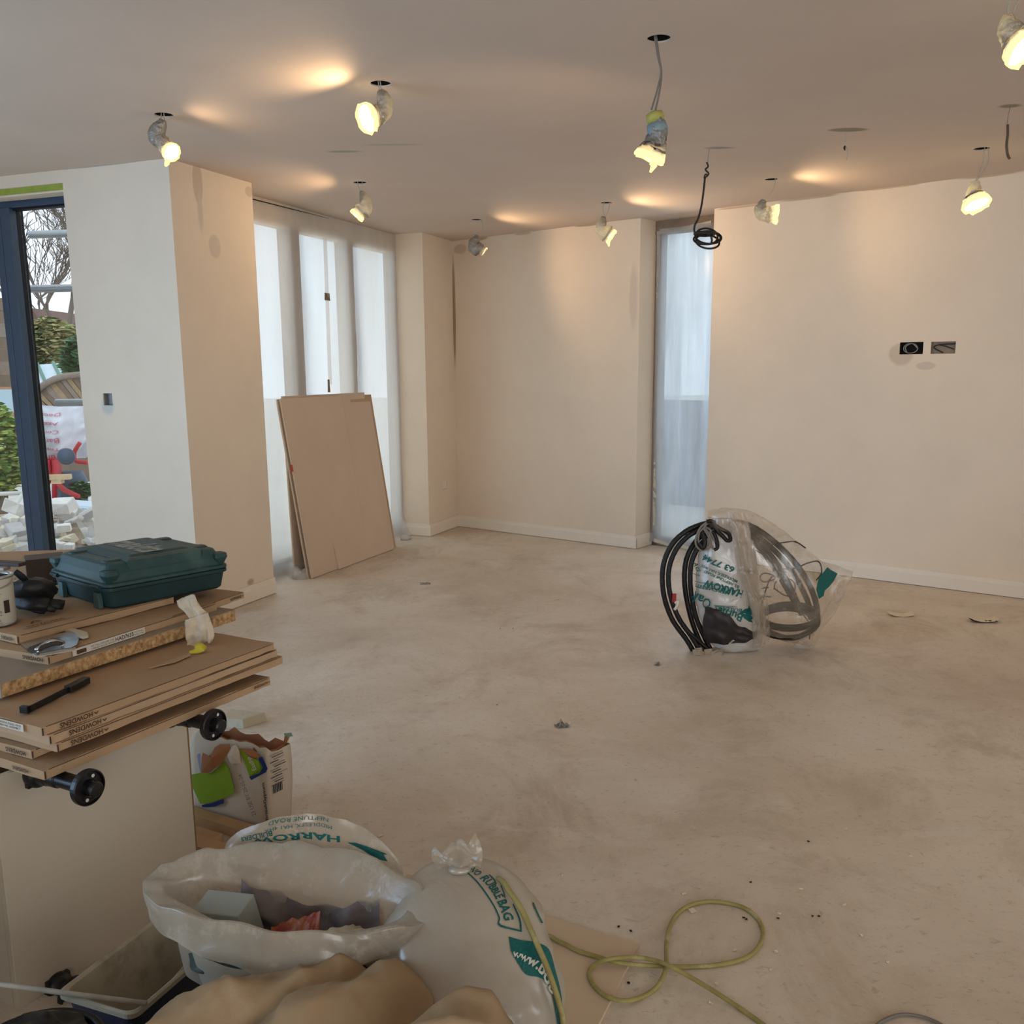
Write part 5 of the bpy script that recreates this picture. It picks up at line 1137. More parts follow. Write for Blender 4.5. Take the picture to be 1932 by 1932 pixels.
def bag_hit(px, py, off=.0022):
    """point of the closed bag's surface seen at a pixel of the photograph (for laying the print where it is)"""
    o = Vector((0, 0, CAM_H)); d = ray(px, py).normalized(); t = 1.2; last = None
    while t < 2.6:
        p = o + d*t; zr = (p.z-.0095)
        if zr > 0:
            lo, hi = 0, len(pz)-1
            i = 0
            while i < len(pz)-2 and pz[i+1].x < zr: i += 1
            k = (zr-pz[i].x)/max(1e-6, pz[i+1].x-pz[i].x); r_ = pz[i].y + (pz[i+1].y-pz[i].y)*max(0, min(1, k))
            cx = -.062 - .05*(p.z/.43); cy = 1.585 + .185*(p.z/.43)**1.2; rel = Vector((p.x-cx, p.y-cy, 0))
            if zr < .43 and rel.length < r_ + .03:
                th = math.atan2(rel.y, rel.x); sp = bagC(th, (i + max(0, min(1, k)))/(len(pz)-1)); rs = Vector((sp.x-cx, sp.y-cy, 0)).length
                if rel.length < rs + off*1.2: return p - d*off*.6
        t += .0015
    return last
def hit_print(poly_fn, mbx, s, bold=0, shear=0):
    vs, fs, _ = text2d(s, bold, shear); P_ = [bag_hit(*poly_fn(x, y)) for x, y in vs]
    if any(p is None for p in P_): fs = [f for f in fs if all(P_[i] is not None for i in f)]; P_ = [p or Vector((0, 0, 0)) for p in P_]
    used = sorted({i for f in fs for i in f}); mp = {i: k for k, i in enumerate(used)}
    if used: mbx.add([P_[i] for i in used], [tuple(mp[i] for i in f) for f in fs])
def quadpx(a, b, c, d):   # a=left end bottom.. gives mapping of the unit box to a curved px strip: a start-lower, b start-upper, c end-lower, d end-upper
    a, b, c, d = map(Vector, ((*a, 0), (*b, 0), (*c, 0), (*d, 0)))
    return lambda x, y: ((a.lerp(c, x+.5)).lerp(b.lerp(d, x+.5), y+.5)[:2])
def arcpx(low, up):       # low / up: lists of px points (start->end) along the lower and upper side of the letters
    L = spline([Vector((*p, 0)) for p in low], 10); U = spline([Vector((*p, 0)) for p in up], 10)
    def f(x, y):
        k = (x+.5)*(len(L)-1); i = min(int(k), len(L)-2); a = L[i].lerp(L[i+1], k-i); b = U[i].lerp(U[i+1], k-i); return a.lerp(b, y+.5)[:2]
    return f
_bl = arcpx([(884, 1642), (912, 1664), (929, 1685), (939, 1705), (952, 1737)], [(896, 1636), (927, 1657), (942, 1678), (957, 1700), (971, 1735)])
for (tx, x0, x1) in (('NO', 0, .12), ('RUBBLE', .17, .66), ('BAG', .71, 1.0)):
    q = MB(); hit_print(lambda x, y: _bl(x0 + (x1-x0)*(x+.5) - .5, y), q, tx, .03)
    if q.v: q.build('lettering', M_teal, cb_)
def px_band(name, low, up, mt, n=26, m_=5, off=.0022):
    L = spline([Vector((*p, 0)) for p in low], 12); U = spline([Vector((*p, 0)) for p in up], 12); N = len(L)
    G = [[bag_hit(*L[round(i*(N-1)/n)].lerp(U[round(i*(N-1)/n)], j/m_)[:2], off) for i in range(n+1)] for j in range(m_+1)]
    vs, fs = [], []; idx = {}
    for j in range(m_+1):
        for i in range(n+1):
            if G[j][i] is not None: idx[(i, j)] = len(vs); vs.append(G[j][i])
    for j in range(m_):
        for i in range(n):
            ks = [(i, j), (i+1, j), (i+1, j+1), (i, j+1)]
            if all(k in idx for k in ks):
                P_ = [vs[idx[k]] for k in ks]
                if max((P_[0]-P_[2]).length, (P_[1]-P_[3]).length) < .06: fs.append(tuple(idx[k] for k in ks))
    if fs: q = MB(); q.add(vs, fs); q.build(name, mt, cb_)
px_band('print_line', [(861, 1632), (895, 1660), (925, 1700), (940, 1730), (942, 1747), (982, 1758)], [(862, 1630), (897, 1658), (927, 1698), (943, 1729), (945, 1744), (982, 1755)], M_teal, 50, 1)
px_band('print_line', [(982, 1758), (979, 1735), (967, 1706)], [(985, 1758), (982, 1734), (969, 1704)], M_teal, 20, 1)
px_band('print_line', [(922, 1651), (930, 1659), (935, 1668)], [(924, 1649), (933, 1658), (938, 1667)], M_teal, 12, 1)
px_band('print_line', [(944, 1671), (949, 1682), (952, 1694)], [(946, 1670), (951, 1682), (954, 1693)], M_teal, 12, 1)
px_band('print_line', [(1005, 1703), (1012, 1722), (1022, 1742)], [(1007, 1702), (1015, 1721), (1025, 1741)], M_teal, 12, 1)
px_band('green_band', [(964, 1794), (980, 1822), (994, 1839), (1020, 1845), (1038, 1862), (1046, 1895), (1052, 1930), (1056, 1948)], [(960, 1767), (985, 1774), (1008, 1777), (1035, 1790), (1048, 1830), (1058, 1870), (1062, 1905), (1062, 1930)], M_teal, 40, 8, .0018)
q = MB(); hit_print(arcpx([(967, 1803), (990, 1815), (1018, 1836), (1042, 1880)], [(968, 1790), (1000, 1800), (1030, 1815), (1052, 1862)]), q, 'www.bob', .03)
q.v and q.build('lettering', M_white, cb_)
q = MB(); hit_print(arcpx([(1034, 1752), (1042, 1768), (1049, 1785)], [(1042, 1745), (1052, 1764), (1058, 1780)]), q, 'RU', .04)
q.v and q.build('lettering', M_teal, cb_)

# --- open bag with a turned-down collar
ob = thing('rubble_bag', 'open rubble bag with a dusty rolled collar and waste inside, in front of the cabinet', 'bag', (-.467, 1.72, 0), 'rubble bags in the foreground')
OC = Vector((-.467, 1.738, 0)); rot = math.radians(-13)
AX = Vector((math.cos(rot), math.sin(rot), 0)); AY = Vector((-math.sin(rot), math.cos(rot), 0))
def sgnpow(x, p): return math.copysign(abs(x)**p, x)
def ob_pt(th, a, b, z_, p=.85): return OC + AX*(a*sgnpow(math.cos(th), p)) + AY*(b*.86*sgnpow(math.sin(th), p*.85)) + Z*z_
def ring_open(kind, th, n=1):
    back = max(0, math.sin(th)); front = max(0, -math.sin(th)); side = abs(math.cos(th))
    zl = .400 + .012*math.cos(th*2) + .010*mn.noise(Vector((math.cos(th)*2, math.sin(th)*2, 5)))        # lip
    zt = .408 + .062*back**1.5 + .012*mn.noise(Vector((math.cos(th)*3, math.sin(th)*3, 8)))
    return back, front, side, zl, zt
NTH = 120; rows = []
K = [  # (a, b, z function, wrinkle)
 lambda th, B, Fr, S_, zl, zt: (.15, .105, .004), lambda th, B, Fr, S_, zl, zt: (.175, .12, .06), lambda th, B, Fr, S_, zl, zt: (.19, .12, .15), lambda th, B, Fr, S_, zl, zt: (.205, .115, .24),
 lambda th, B, Fr, S_, zl, zt: (.235, .112 + .01*Fr, .31), ]
outer_r = []
for kf_ in K:
    outer_r.append([ob_pt(t_, *kf_(t_, *ring_open(0, t_))) for t_ in [2*math.pi*i/NTH for i in range(NTH)]])
outer_r = [[p + AX*.045*(1-p.z/.34) + AX*.02 + Vector((crease(p, 7, 2, .008), crease(p, 7, 9, .008), 0)) for p in r_] for r_ in outer_r]
q = MB(); q.loft(outer_r, True, False); q.build('bag_body', M_bagw, ob, True)
def collar(th, s_):
    B_, Fr, S_, zl, zt = ring_open(0, th)
    # s_: 0 cuff edge hanging outside -> .45 crest -> 1 inner edge inside the mouth
    pts = [(.296, .140 + .012*Fr, zt - .088 + .05*B_ + .035*S_), (.304, .141, zt - .05 + .02*B_ + .018*S_), (.312, .138, zt - .012), (.314, .134, zt - .001), (.306, .128, zt), (.262, .100 - .018*B_, zl - .004 - .012*B_), (.252, .088, zl - .06), (.245, .085, zl - .12), (.235, .085, zl - .19)]
    k = s_*(len(pts)-1); i = min(int(k), len(pts)-2); f = k-i; a = pts[i]; b = pts[i+1]
    v_ = tuple(a[j] + (b[j]-a[j])*f for j in range(3)); p = ob_pt(th, v_[0], v_[1], v_[2], 1.10)
    n = crease(p, 11, 4, .0065) + .004*mn.noise(p*6)
    return p + (Vector((p.x-OC.x, p.y-OC.y, 0)).normalized())*n*.9 + Z*n*.6
q = MB(); q.loft([[collar(2*math.pi*i/NTH, j/40) for i in range(NTH)] for j in range(41)], False, False); q.build('collar', M_bagc, ob, True)
# tall printed back flap standing up behind the mouth
fl0, fl1 = Vector((-.64, 1.895, 0)), Vector((-.235, 1.815, 0))
def flap(a, b):
    p = fl0.lerp(fl1, a); hz = .40 + b*(.010 + .105*math.sin(math.pi*min(1, max(0, a)))**.55)
    return Vector((p.x, p.y - .012*math.sin(a*7) + .02*b, hz)) + Vector((0, .010*mn.noise(Vector((a*7, b*3, 1))), .004*mn.noise(Vector((a*14, 2, 2)))))
q = MB(); q.grid(flap, 60, 14); q.build('back_flap', M_bagc, ob, True)
def flap_t(a0, a1, b0, b1, up=1): return lambda x, y: flap(a0 + (a1-a0)*(x+.5), b0 + (b1-b0)*(y+.5)) + Vector((0, -.003, .001))
for (txt, a0, a1, b0, b1, bo) in (('HARROW', .66, .18, .66, .52, .03), ('MIDDLESEX, HA1 4HX', .62, .26, .86, .78, .0), ('NEPTUNE ROAD', .60, .28, .97, .90, .0), ('BUILDERS', .30, .12, .80, .66, .02)):
    q = MB(); put_text(q, txt, flap_t(a0, a1, b0, b1), bo); q.build('lettering', M_teal, ob)
q = MB(); f_ = flap_t(.70, .92, .45, .75); q.add([f_(*p) for p in ((-.5, -.2), (-.3, .1), (0, .2), (.5, .5), (.4, .1), (.5, -.3), (.2, -.5), (-.1, -.25))], [(0, 1, 7), (1, 2, 6, 7), (2, 3, 4, 6), (4, 5, 6)]); q.build('tree_logo', M_teal, ob)
# what lies inside the open bag
M_inner = mat('dark_green_grey_film', (74, 80, 72), .5, .2, 12, .2, 40); M_or = mat('orange_packet', (176, 112, 66), .4, .0, 26, .3, 40, rgb2=(150, 50, 40)); M_pale = mat('pale_waste', (192, 184, 160), .6, .06, 12, .4, 25); M_box_w = mat('white_carton', (150, 152, 142), .6, .03, 10); M_pinkgrey = mat('grey_pink_film', (120, 108, 104), .45, .06, 10, .3, 30)
def crumple(name, c, sz, seed, mt, label, amp=.25, cat='waste'):
    q = MB(); c = Vector(c)
    def f(a, b):
        th, ph = a*2*math.pi, (b-.5)*math.pi; d = Vector((math.cos(th)*math.cos(ph), math.sin(th)*math.cos(ph), math.sin(ph)))
        k = 1 + amp*(1-2.5*abs(mn.noise(d*1.7 + Vector((seed, 0, 0))))) + amp*.4*mn.noise(d*4 + Vector((0, seed, 0)))
        return c + Vector((d.x*sz[0], d.y*sz[1], d.z*sz[2]))*k
    q.grid(f, 40, 24); return tag(q.build(name, mt, smooth=True), label, cat)
crumple('crumpled_film', (-.47, 1.735, .268), (.165, .058, .045), 2, M_inner, 'dark grey-green film filling the bottom of the open bag')
crumple('pale_waste', (-.335, 1.685, .305), (.065, .06, .045), 6, M_pale, 'pale crumpled waste with dark wires at the right of the open bag')
q = MB(); wc = Vector((-.335, 1.64, .335)); q.tube(spline([wc + Vector(p) for p in ((-.05, .03, .01), (-.02, .0, .03), (.02, .01, .025), (.045, .03, .0))], 6), .0016, 5); q.tube(spline([wc + Vector(p) for p in ((-.04, -.005, -.01), (0, -.015, .012), (.03, -.01, .0), (.05, .0, -.025))], 6), .0016, 5); tag(q.build('wire_offcut', M_cable_dark, smooth=True), 'thin dark wire offcuts lying on the pale waste in the open bag', 'wire')
q = MB(); pc = Vector((-.445, 1.70, .295)); q.grid(lambda a, b: pc + AX*((a-.5)*.11) + Vector((0, (b-.5)*.075 + .0, (b-.5)*.075 + .05*a)) + Z*(.012*mn.noise(Vector((a*6, b*6, 4)))), 16, 12); tag(q.build('snack_packet', M_or, smooth=False, solid=.0015), 'orange and red torn packet inside the open bag', 'packet')
q = MB(); bc_ = Vector((-.635, 1.750, .26)); q.obox(bc_, Vector((.10, -.02, .0)), Vector((.02, .05, .02)), Vector((-.02, -.012, .115))); wb = tag(q.build('white_carton', M_box_w, bevel=.002), 'white carton with a green mark at the left of the open bag', 'carton')
q = MB(); q.obox(bc_ + Vector((.028, -.010, .078)), Vector((.026, 0, 0)), Vector((0, -.001, 0)), Vector((-.004, -.003, .018))); q.build('green_mark', M_teal, wb)
q = MB(); q.grid(lambda a, b: Vector((-.575 + a*.30, 1.820 - .05*b - .07*a*a, .400 - .15*b - .05*math.sin(a*3))) + Vector((0, .022*mn.noise(Vector((a*6, b*5, 9))), .01*mn.noise(Vector((a*9, 3, 2))))), 30, 16); tag(q.build('crumpled_film', M_pinkgrey, smooth=True), 'grey printed film against the back wall inside the open bag', 'waste')

# --- dust sheet heaped in front
M_cloth = mat('cotton_dust_sheet', (158, 132, 100), .92, .07, 5, .15, 700, dust=((176, 152, 120), 3.5, .52, .75))
def cap(p, a, b, ra, rb):
    ab = b-a; t = max(0, min(1, (p-a).dot(ab)/ab.length_squared)); d = (p - (a + ab*t)).length; return d, t
lobes = [(atz(230, 1985, .24), atz(430, 1880, .31), .075, .085, .26, .335), (atz(430, 1880, .31), atz(640, 1850, .33), .085, .07, .335, .35),
         (atz(420, 2010, .28), atz(620, 1905, .34), .10, .09, .28, .36), (atz(600, 1905, .34), atz(745, 1858, .34), .085, .075, .36, .368), (atz(640, 2010, .28), atz(760, 1960, .30), .10, .08, .29, .31),
         (Vector((-.16, 1.27, 0)), Vector((-.075, 1.315, 0)), .07, .07, .44, .478), (Vector((-.075, 1.315, 0)), Vector((.03, 1.25, 0)), .07, .07, .478, .40)]
lobes = [(V2(a), V2(b), ra, rb, za_, zb_) for a, b, ra, rb, za_, zb_ in lobes]
def cloth(a, b):
    x = -.98 + a*1.22; y = 1.02 + b*.70; p = Vector((x, y, 0)); zmax = .006
    for (A_, B_, ra, rb, za_, zb_) in lobes:
        d, t = cap(p, A_, B_, ra, rb); r_ = ra + (rb-ra)*t; zt_ = za_ + (zb_-za_)*t
        k = d/r_
        if k < 1: h_ = zt_ - .08 + .08*math.sqrt(1-k*k)
        else: h_ = (zt_-.08)*math.exp(-(k-1)*3.4)
        zmax = max(zmax, h_)
    f1 = mn.noise(Vector((x*5 + y*3, y*9 - x*2, 3))); f2 = mn.noise(Vector((x*14 - y*6, y*16 + x*5, 7)))
    f3 = mn.noise(Vector((x*2.6 - y*5.5, y*2.2 + x*6.5, 12)))
    fold = .018*(1-abs(f1)*3.0) + .004*(1-abs(f2)*2.4) + .013*(1-min(1, abs(f3)*2.6))**2 - .008
    q_ = min(1, zmax/.12)
    return Vector((x + .006*f2, y, max(.0105, zmax + fold*q_)))
q = MB(); q.grid(cloth, 190, 120); tag(q.build('dust_sheet', M_cloth, smooth=True), 'beige cotton dust sheet heaped in front of the two rubble bags', 'dust sheet')

# --- trough, pole, black bucket
M_tr_in = mat('plastered_white_plastic', (178, 170, 150), .6, .05, 8, .1, 30, dust=((150, 140, 118), 6, .5, .7)); M_tr_out = mat('navy_plastic', (26, 36, 66), .5, .1, 10, dust=((120, 124, 124), 14, .62, .72))
tA, tB = atz(106, 1872, .20), atz(238, 1926, .20); e1 = Vector((.365, .931, 0)); e2 = Vector((.893, -.45, 0)).normalized(); e2 = Vector((.931, -.365, 0))
wdt = (tB-tA).dot(e2); Lt = .36
trg = thing('plaster_trough', 'long white-lined navy trough standing between the cabinet and the open bag', 'trough', V2(tA) + e1*.18 + e2*wdt*.5)
def trr(x0, x1, y0, y1, z_, r=.022, n=5):
    pts = []; o = V2(tA)
    for (cx, cy, a0) in ((x1-r, y1-r, 0), (x0+r, y1-r, 90), (x0+r, y0+r, 180), (x1-r, y0+r, 270)):
        for i in range(n+1): a_ = math.radians(a0+90*i/n); pts.append(o + e2*(cx + r*math.cos(a_)) + e1*(cy + r*math.sin(a_)) + Z*z_)
    return pts
q = MB(); q.loft([trr(.035, wdt-.035, .04, Lt-.04, .003), trr(.012, wdt-.012, .012, Lt-.012, .165), trr(.008, wdt-.008, .008, Lt-.008, .190)], True, False); q.build('outer_shell', M_tr_out, trg, False)
q = MB(); q.loft([trr(.006, wdt-.006, .006, Lt-.006, .186), trr(-.002, wdt+.002, -.002, Lt+.002, .188), trr(-.002, wdt+.002, -.002, Lt+.002, .198), trr(.003, wdt-.003, .003, Lt-.003, .201), trr(.010, wdt-.010, .010, Lt-.010, .196), trr(.040, wdt-.040, .045, Lt-.045, .035)], False, True); q.build('inner_liner', M_tr_in, trg, False, fix=False)
q = MB(); q.tube([V2(tA) + e2*wdt*.42 + e1*.05 + Z*.05, V2(tA) + e2*wdt*.52 + e1*.30 + Z*.13], .006, 6, flat=.5); q.build('mixing_stick', M_tr_in, trg)
M_pole = mat('dusty_white_pole', (180, 172, 158), .6, .15, 20)
q = MB(); q.tube([atz(-60, 1849, .210), atz(0, 1857, .210), atz(110, 1872, .210), atz(276, 1893, .210)], .0052, 10); tag(q.build('roller_pole', M_pole, smooth=True), 'thin dusty white pole resting across the rim of the plaster trough', 'pole')
M_bk = mat('splashed_black_plastic', (14, 14, 15), .4, .1, 20, dust=((150, 142, 124), 16, .66, .74))
bk_ = thing('black_bucket', 'black plaster-splashed bucket at the bottom left corner', 'bucket', (-.835, 1.432, 0)); cB = Vector((-.835, 1.432, 0)); rB = .118; zB = .300
q = MB(); q.lathe(cB, (0, 0, 1), [(.085, .001), (rB-.006, zB-.03), (rB-.005, zB-.012)], 40, cap1=False); q.lathe(cB, (0, 0, 1), [(rB-.012, zB-.01), (.088, .012), (.001, .011)], 40, cap0=False); q.build('bucket_wall', M_bk, bk_, True)
q = MB(); q.lathe(cB, (0, 0, 1), [(rB-.006, zB-.014), (rB+.003, zB-.013), (rB+.004, zB-.004), (rB-.002, zB), (rB-.012, zB-.006), (rB-.010, zB-.016)], 40, cap0=False, cap1=False); q.build('rim', M_bk, bk_, True)
crumple('bucket_rag', (-.835, 1.442, zB-.025), (.095, .095, .05), 12, M_bk, 'black splashed rag bundled in the black bucket', .2, 'rag')

# --- gypsum sack, timbers, block behind the cabinet
M_sack = mat('white_paper_sack', (206, 192, 172), .75, .03, 8, .25, 14, dust=((184, 164, 138), 4, .55, .75)); M_sackin = mat('brown_kraft_lining', (160, 106, 68), .8, .08, 10, .3, 20)
M_lime = mat('lime_green_print', (126, 160, 24), .6, .05, 10); M_navy = mat('navy_print', (26, 46, 110), .6); M_lav = mat('lavender_print', (150, 156, 190), .6); M_ink2 = mat('blue_black_print', (34, 40, 62), .6); M_greyink = mat('grey_dot_print', (140, 128, 114), .7)
s0 = atz(503, 1572, 0); sdir = Vector((-.885, .465, 0)).normalized(); s1_ = Vector((.55, .835, 0)).normalized()
sk = thing('gypsum_sack', 'torn-open white paper sack of filler with green and blue print, on the floor', 'sack', s0 + sdir*.15 + s1_*.05)
SN = sdir.cross(Z).normalized(); SN = SN if SN.y < 0 else -SN
def sack_ring(z_, grow, lean=0):
    W2, D2 = .33, .105; pts = []
    n = 12
    base = s0 + SN*0
    for i in range(n): pts.append(base + sdir*(W2*i/n))
    for i in range(4): pts.append(base + sdir*W2 + s1_*(D2*i/4))
    for i in range(n): pts.append(base + sdir*(W2*(1-i/n)) + s1_*D2)
    for i in range(4): pts.append(base + s1_*(D2*(1-i/4)))
    c = base + sdir*W2/2 + s1_*D2/2
    out = []
    for k, p in enumerate(pts):
        d = (p-c); p2 = c + d*grow; p2 = p2 + SN*(.008*mn.noise(Vector((k*.5, z_*14, 2)))) + Z*z_ + s1_*(.02*z_/.28)
        if z_ > .25: p2 += Z*(.030*mn.noise(Vector((k*.55, 3, 7))) + (.012 if k < 12 else -.012))
        out.append(p2)
    return out
q = MB(); q.loft([sack_ring(z_, g_) for z_, g_ in ((.004, .93), (.02, 1.0), (.07, 1.02), (.14, 1.03), (.20, 1.02), (.255, 1.0), (.272, .985))], True, False); q.build('sack_body', M_sack, sk, True)
q = MB(); q.loft([[p - SN*0 + (s0 + sdir*.165 + s1_*.05 - V2(p))*.04 for p in sack_ring(z_, g_)] for z_, g_ in ((.275, .97), (.18, .96), (.10, .94))], False, True); q.build('kraft_lining', M_sackin, sk, True)
def sackp(px, py, off=.0105): return atplane(px, py, s0 + SN*off + s1_*.008, SN)
def sack_poly(name, pts, mt, off=.0115):
    q = MB(); P_ = [sackp(x_, y_, off) for x_, y_ in pts]; c = sum(P_, Vector())/len(P_); n = len(P_)
    q.add(P_ + [c], [(i, (i+1) % n, n) for i in range(n)]); return q.build(name, mt, sk)
sack_poly('green_print', [(356, 1462), (380, 1458), (397, 1459), (412, 1448), (423, 1435), (432, 1452), (442, 1487), (441, 1497), (430, 1502), (415, 1508), (395, 1515), (378, 1517), (366, 1492)], M_lime)
sack_poly('green_print', [(450, 1412), (460, 1418), (475, 1430), (490, 1436), (496, 1448), (490, 1458), (471, 1466), (462, 1440)], M_lime)
sack_poly('blue_print', [(380, 1519), (396, 1516), (414, 1511), (422, 1508), (423, 1515), (404, 1522), (382, 1523)], M_navy)
sack_poly('blue_print', [(488, 1429), (495, 1428), (505, 1450), (502, 1457), (474, 1472), (470, 1466), (490, 1457), (497, 1450)], M_navy)
sack_poly('lavender_print', [(371, 1424), (378, 1421), (381, 1456), (378, 1458)], M_lav)
for tx, a_, b_, c_, d_, mt_, bo in (('23 USE BY 20-05-24', (484, 1538), (476, 1541), (455, 1460), (449, 1463), M_greyink, .01), ('0258545', (447, 1443), (441, 1444), (440, 1414), (435, 1416), M_greyink, .01), ('BritishGypsum', (508, 1546), (501, 1548), (500, 1476), (493, 1478), M_ink2, .02), ('EasiFill', (484, 1452), (476, 1455), (474, 1425), (467, 1430), M_label, .02)):
    q = MB(); a_, b_, c_, d_ = (Vector((*p, 0)) for p in (a_, b_, c_, d_))
    put_text(q, tx, lambda x, y: sackp(*((a_.lerp(c_, x+.5)).lerp(b_.lerp(d_, x+.5), y+.5)[:2]), .0125), bo); q.build('lettering', mt_, sk)
q = MB(); SR = Vector((s1_.y, -s1_.x, 0))
for i in range(13):
    z_ = .255 - i*.0085; q.obox(s0 + s1_*(.022 + .008*(i % 3)) + SR*.0095 + Z*z_, s1_*(.055 - .006*(i % 4)), SR*.0004, Z*(.0012 + .0012*(i % 2)))
for i in range(6): q.obox(s0 + s1_*(.030 + i*.007) + SR*.0095 + Z*.125, s1_*(.003 if i % 2 else .0045), SR*.0004, Z*.028)
o = q.build('barcode', M_ink2, sk); o['kind'] = 'stuff'
def torn(name, pts, mt, off, label=None):
    q = MB(); P_ = [sackp(x_, y_, off) for x_, y_ in pts]; c = sum(P_, Vector())/len(P_) + SN*.012; n = len(P_); q.add(P_ + [c], [(i, (i+1) % n, n) for i in range(n)]); return q.build(name, mt, sk, solid=.0012)
torn('torn_flap', [(380, 1458), (381, 1428), (383, 1420), (391, 1428), (398, 1424), (406, 1410), (416, 1404), (434, 1404), (435, 1412), (428, 1424), (420, 1438), (410, 1446), (396, 1458)], M_sackin, .020)
torn('torn_flap', [(453, 1413), (468, 1414), (481, 1416), (490, 1428), (488, 1431), (476, 1431), (462, 1422)], M_sackin, .008)
torn('torn_flap', [(427, 1424), (436, 1408), (446, 1405), (452, 1418), (455, 1440), (436, 1440)], M_sack, .016)
q = MB(); c_ = atz(533, 1412, .268) + Z*0; c_ = s0 + s1_*.10 + Z*.275; q.tube([c_, c_ + Z*.018 + s1_*.01], [.006, .009], 8); q.build('brown_knot', M_sackin, sk, True); q = MB(); q.obox(c_ + Z*.016, Vector((.024, 0, .002)), Vector((0, .003, 0)), Vector((-.004, 0, .012))); q.build('green_tag', mat('pale_teal_tag', (130, 160, 144), .6), sk)
M_tim = mat('planed_softwood', (196, 158, 118), .6, .06, 10, .06, 60, stretch=(1, 1, 8))
def timber(p0, p1, wd, h, label, z0=.001):
    p0, p1 = V2(atz(*p0, z0)), V2(atz(*p1, z0)); d = p1-p0; sd = Vector((-d.y, d.x, 0)).normalized()*wd
    q = MB(); q.obox(p0 + Z*z0, d, sd, Z*h); return tag(q.build('timber_batten', M_tim, bevel=.0015), label, 'timber')
timber((310, 1538), (530, 1608), .045, .034, 'longest planed batten on the floor in front of the paper sack')
timber((330, 1580), (398, 1602), .05, .030, 'short square-ended batten on the floor beside the cabinet')
timber((320, 1602), (500, 1655), .055, .036, 'batten nearest the rubble bags, partly hidden by the open bag')
M_wblk = mat('white_block', (192, 182, 158), .6, .06, 12, dust=((140, 128, 104), 9, .58, .72))
q = MB(); a_, b_ = atz(415, 1374), atz(460, 1375); d = (b_-a_); pd = Vector((-d.y, d.x, 0)).normalized(); hb = .038
q.add([a_, b_, b_ + Vector((.075, .085, 0)), a_ + pd*.12] + [a_ + Z*hb + pd*.01, b_ + Z*hb + pd*.01 - Vector((.006, 0, 0)), b_ + Vector((.065, .09, hb)), a_ + pd*.13 + Z*hb], [(3,2,1,0),(4,5,6,7),(0,1,5,4),(1,2,6,5),(2,3,7,6),(3,0,4,7)])
tag(q.build('white_block', M_wblk, bevel=.002), 'off-white painted block with a dirty angled end on the floor beyond the cabinet', 'block')

# --- sheet on the floor and the yellow cable
M_sheet = mat('dusty_board_sheet', (204, 182, 154), .8, .05, 4, .05, 90, dust=((198, 180, 156), 10, .6, .72))
c0, c1, c2 = atz(1206, 1781, .009), atz(1048, 1733, .009), atz(1128, 1936, .009); q = MB()
ea = (c1-c0).normalized(); eb = (c2-c0).normalized(); q.obox(V2(c0), ea*.72, eb*.80, Z*.009); tag(q.build('board_sheet', M_sheet, bevel=.001), 'thin dusty board lying on the floor under the tied rubble bag', 'board')
M_yel = mat('yellow_site_cable', (152, 140, 84), .55, .10, 25, dust=((186, 176, 128), 12, .5, .7))
pth = [(1058, 1778), (1090, 1794), (1130, 1806), (1160, 1815), (1200, 1820), (1250, 1823), (1300, 1824), (1350, 1821), (1400, 1810), (1428, 1790), (1440, 1762), (1431, 1735), (1402, 1712), (1352, 1701), (1310, 1705), (1280, 1722), (1263, 1750), (1257, 1785), (1257, 1818), (1251, 1843), (1235, 1866), (1206, 1883), (1176, 1888), (1145, 1880), (1121, 1860), (1112, 1838), (1119, 1822), (1140, 1812), (1170, 1807), (1200, 1806), (1235, 1812), (1262, 1822), (1300, 1842), (1350, 1872), (1400, 1905), (1452, 1942), (1500, 1980)]
rc_ = .0056; pts = []
lift = {3: .009, 4: .009, 5: .008, 17: .014, 18: .018, 19: .014, 27: .018, 28: .018, 29: .016, 30: .020, 31: .030, 32: .018, 33: .010}
for i, p in enumerate(pth):
    on = .009 if p[0] < 1190 else 0
    pts.append(atz(p[0], p[1], rc_ + on + lift.get(i, 0)))
behind = [bagC(.35, .30, .010), bagC(.15, .16, .012)]
over = [bag_hit(*p, .012) for p in ((1062, 1925), (1054, 1890), (1044, 1858), (1030, 1820), (1016, 1788), (1002, 1756), (988, 1724), (974, 1700), (960, 1680), (950, 1664))]
over = [p for p in over if p is not None]
pth0 = [Vector((-.10, 1.86, .016)), Vector((.0, 1.93, .016)), Vector((pts[0].x - .05, pts[0].y + .01, .016))] + pts
q = MB(); q.tube(spline(pth0, 8), rc_, 10); yc = tag(q.build('extension_cable', M_yel, smooth=True), 'yellow cable looped on the bare floor right of the tied bag', 'cable')
o0 = over[0] if over else Vector((.1, 1.5, .2))
q = MB(); q.tube(spline([Vector((o0.x+.012, o0.y-.06, .02)), Vector((o0.x+.010, o0.y-.03, max(.05, o0.z-.10)))] + over + [over[-1] + Vector((-.012, .02, -.004))], 8), rc_, 10); tag(q.build('extension_cable', M_yel, smooth=True), 'yellow cable end draped over the printed side of the tied rubble bag', 'cable')
q = MB(); q.tube(spline([atz(1640, 1950, .004), atz(1662, 1928, .005), atz(1700, 1914, .005), atz(1742, 1919, .005), atz(1780, 1936, .005), atz(1800, 1960, .004)], 8), .0038, 8); tag(q.build('thin_cable', M_flexg, smooth=True), 'thin brownish cable loop cut off by the bottom edge of the picture', 'cable')

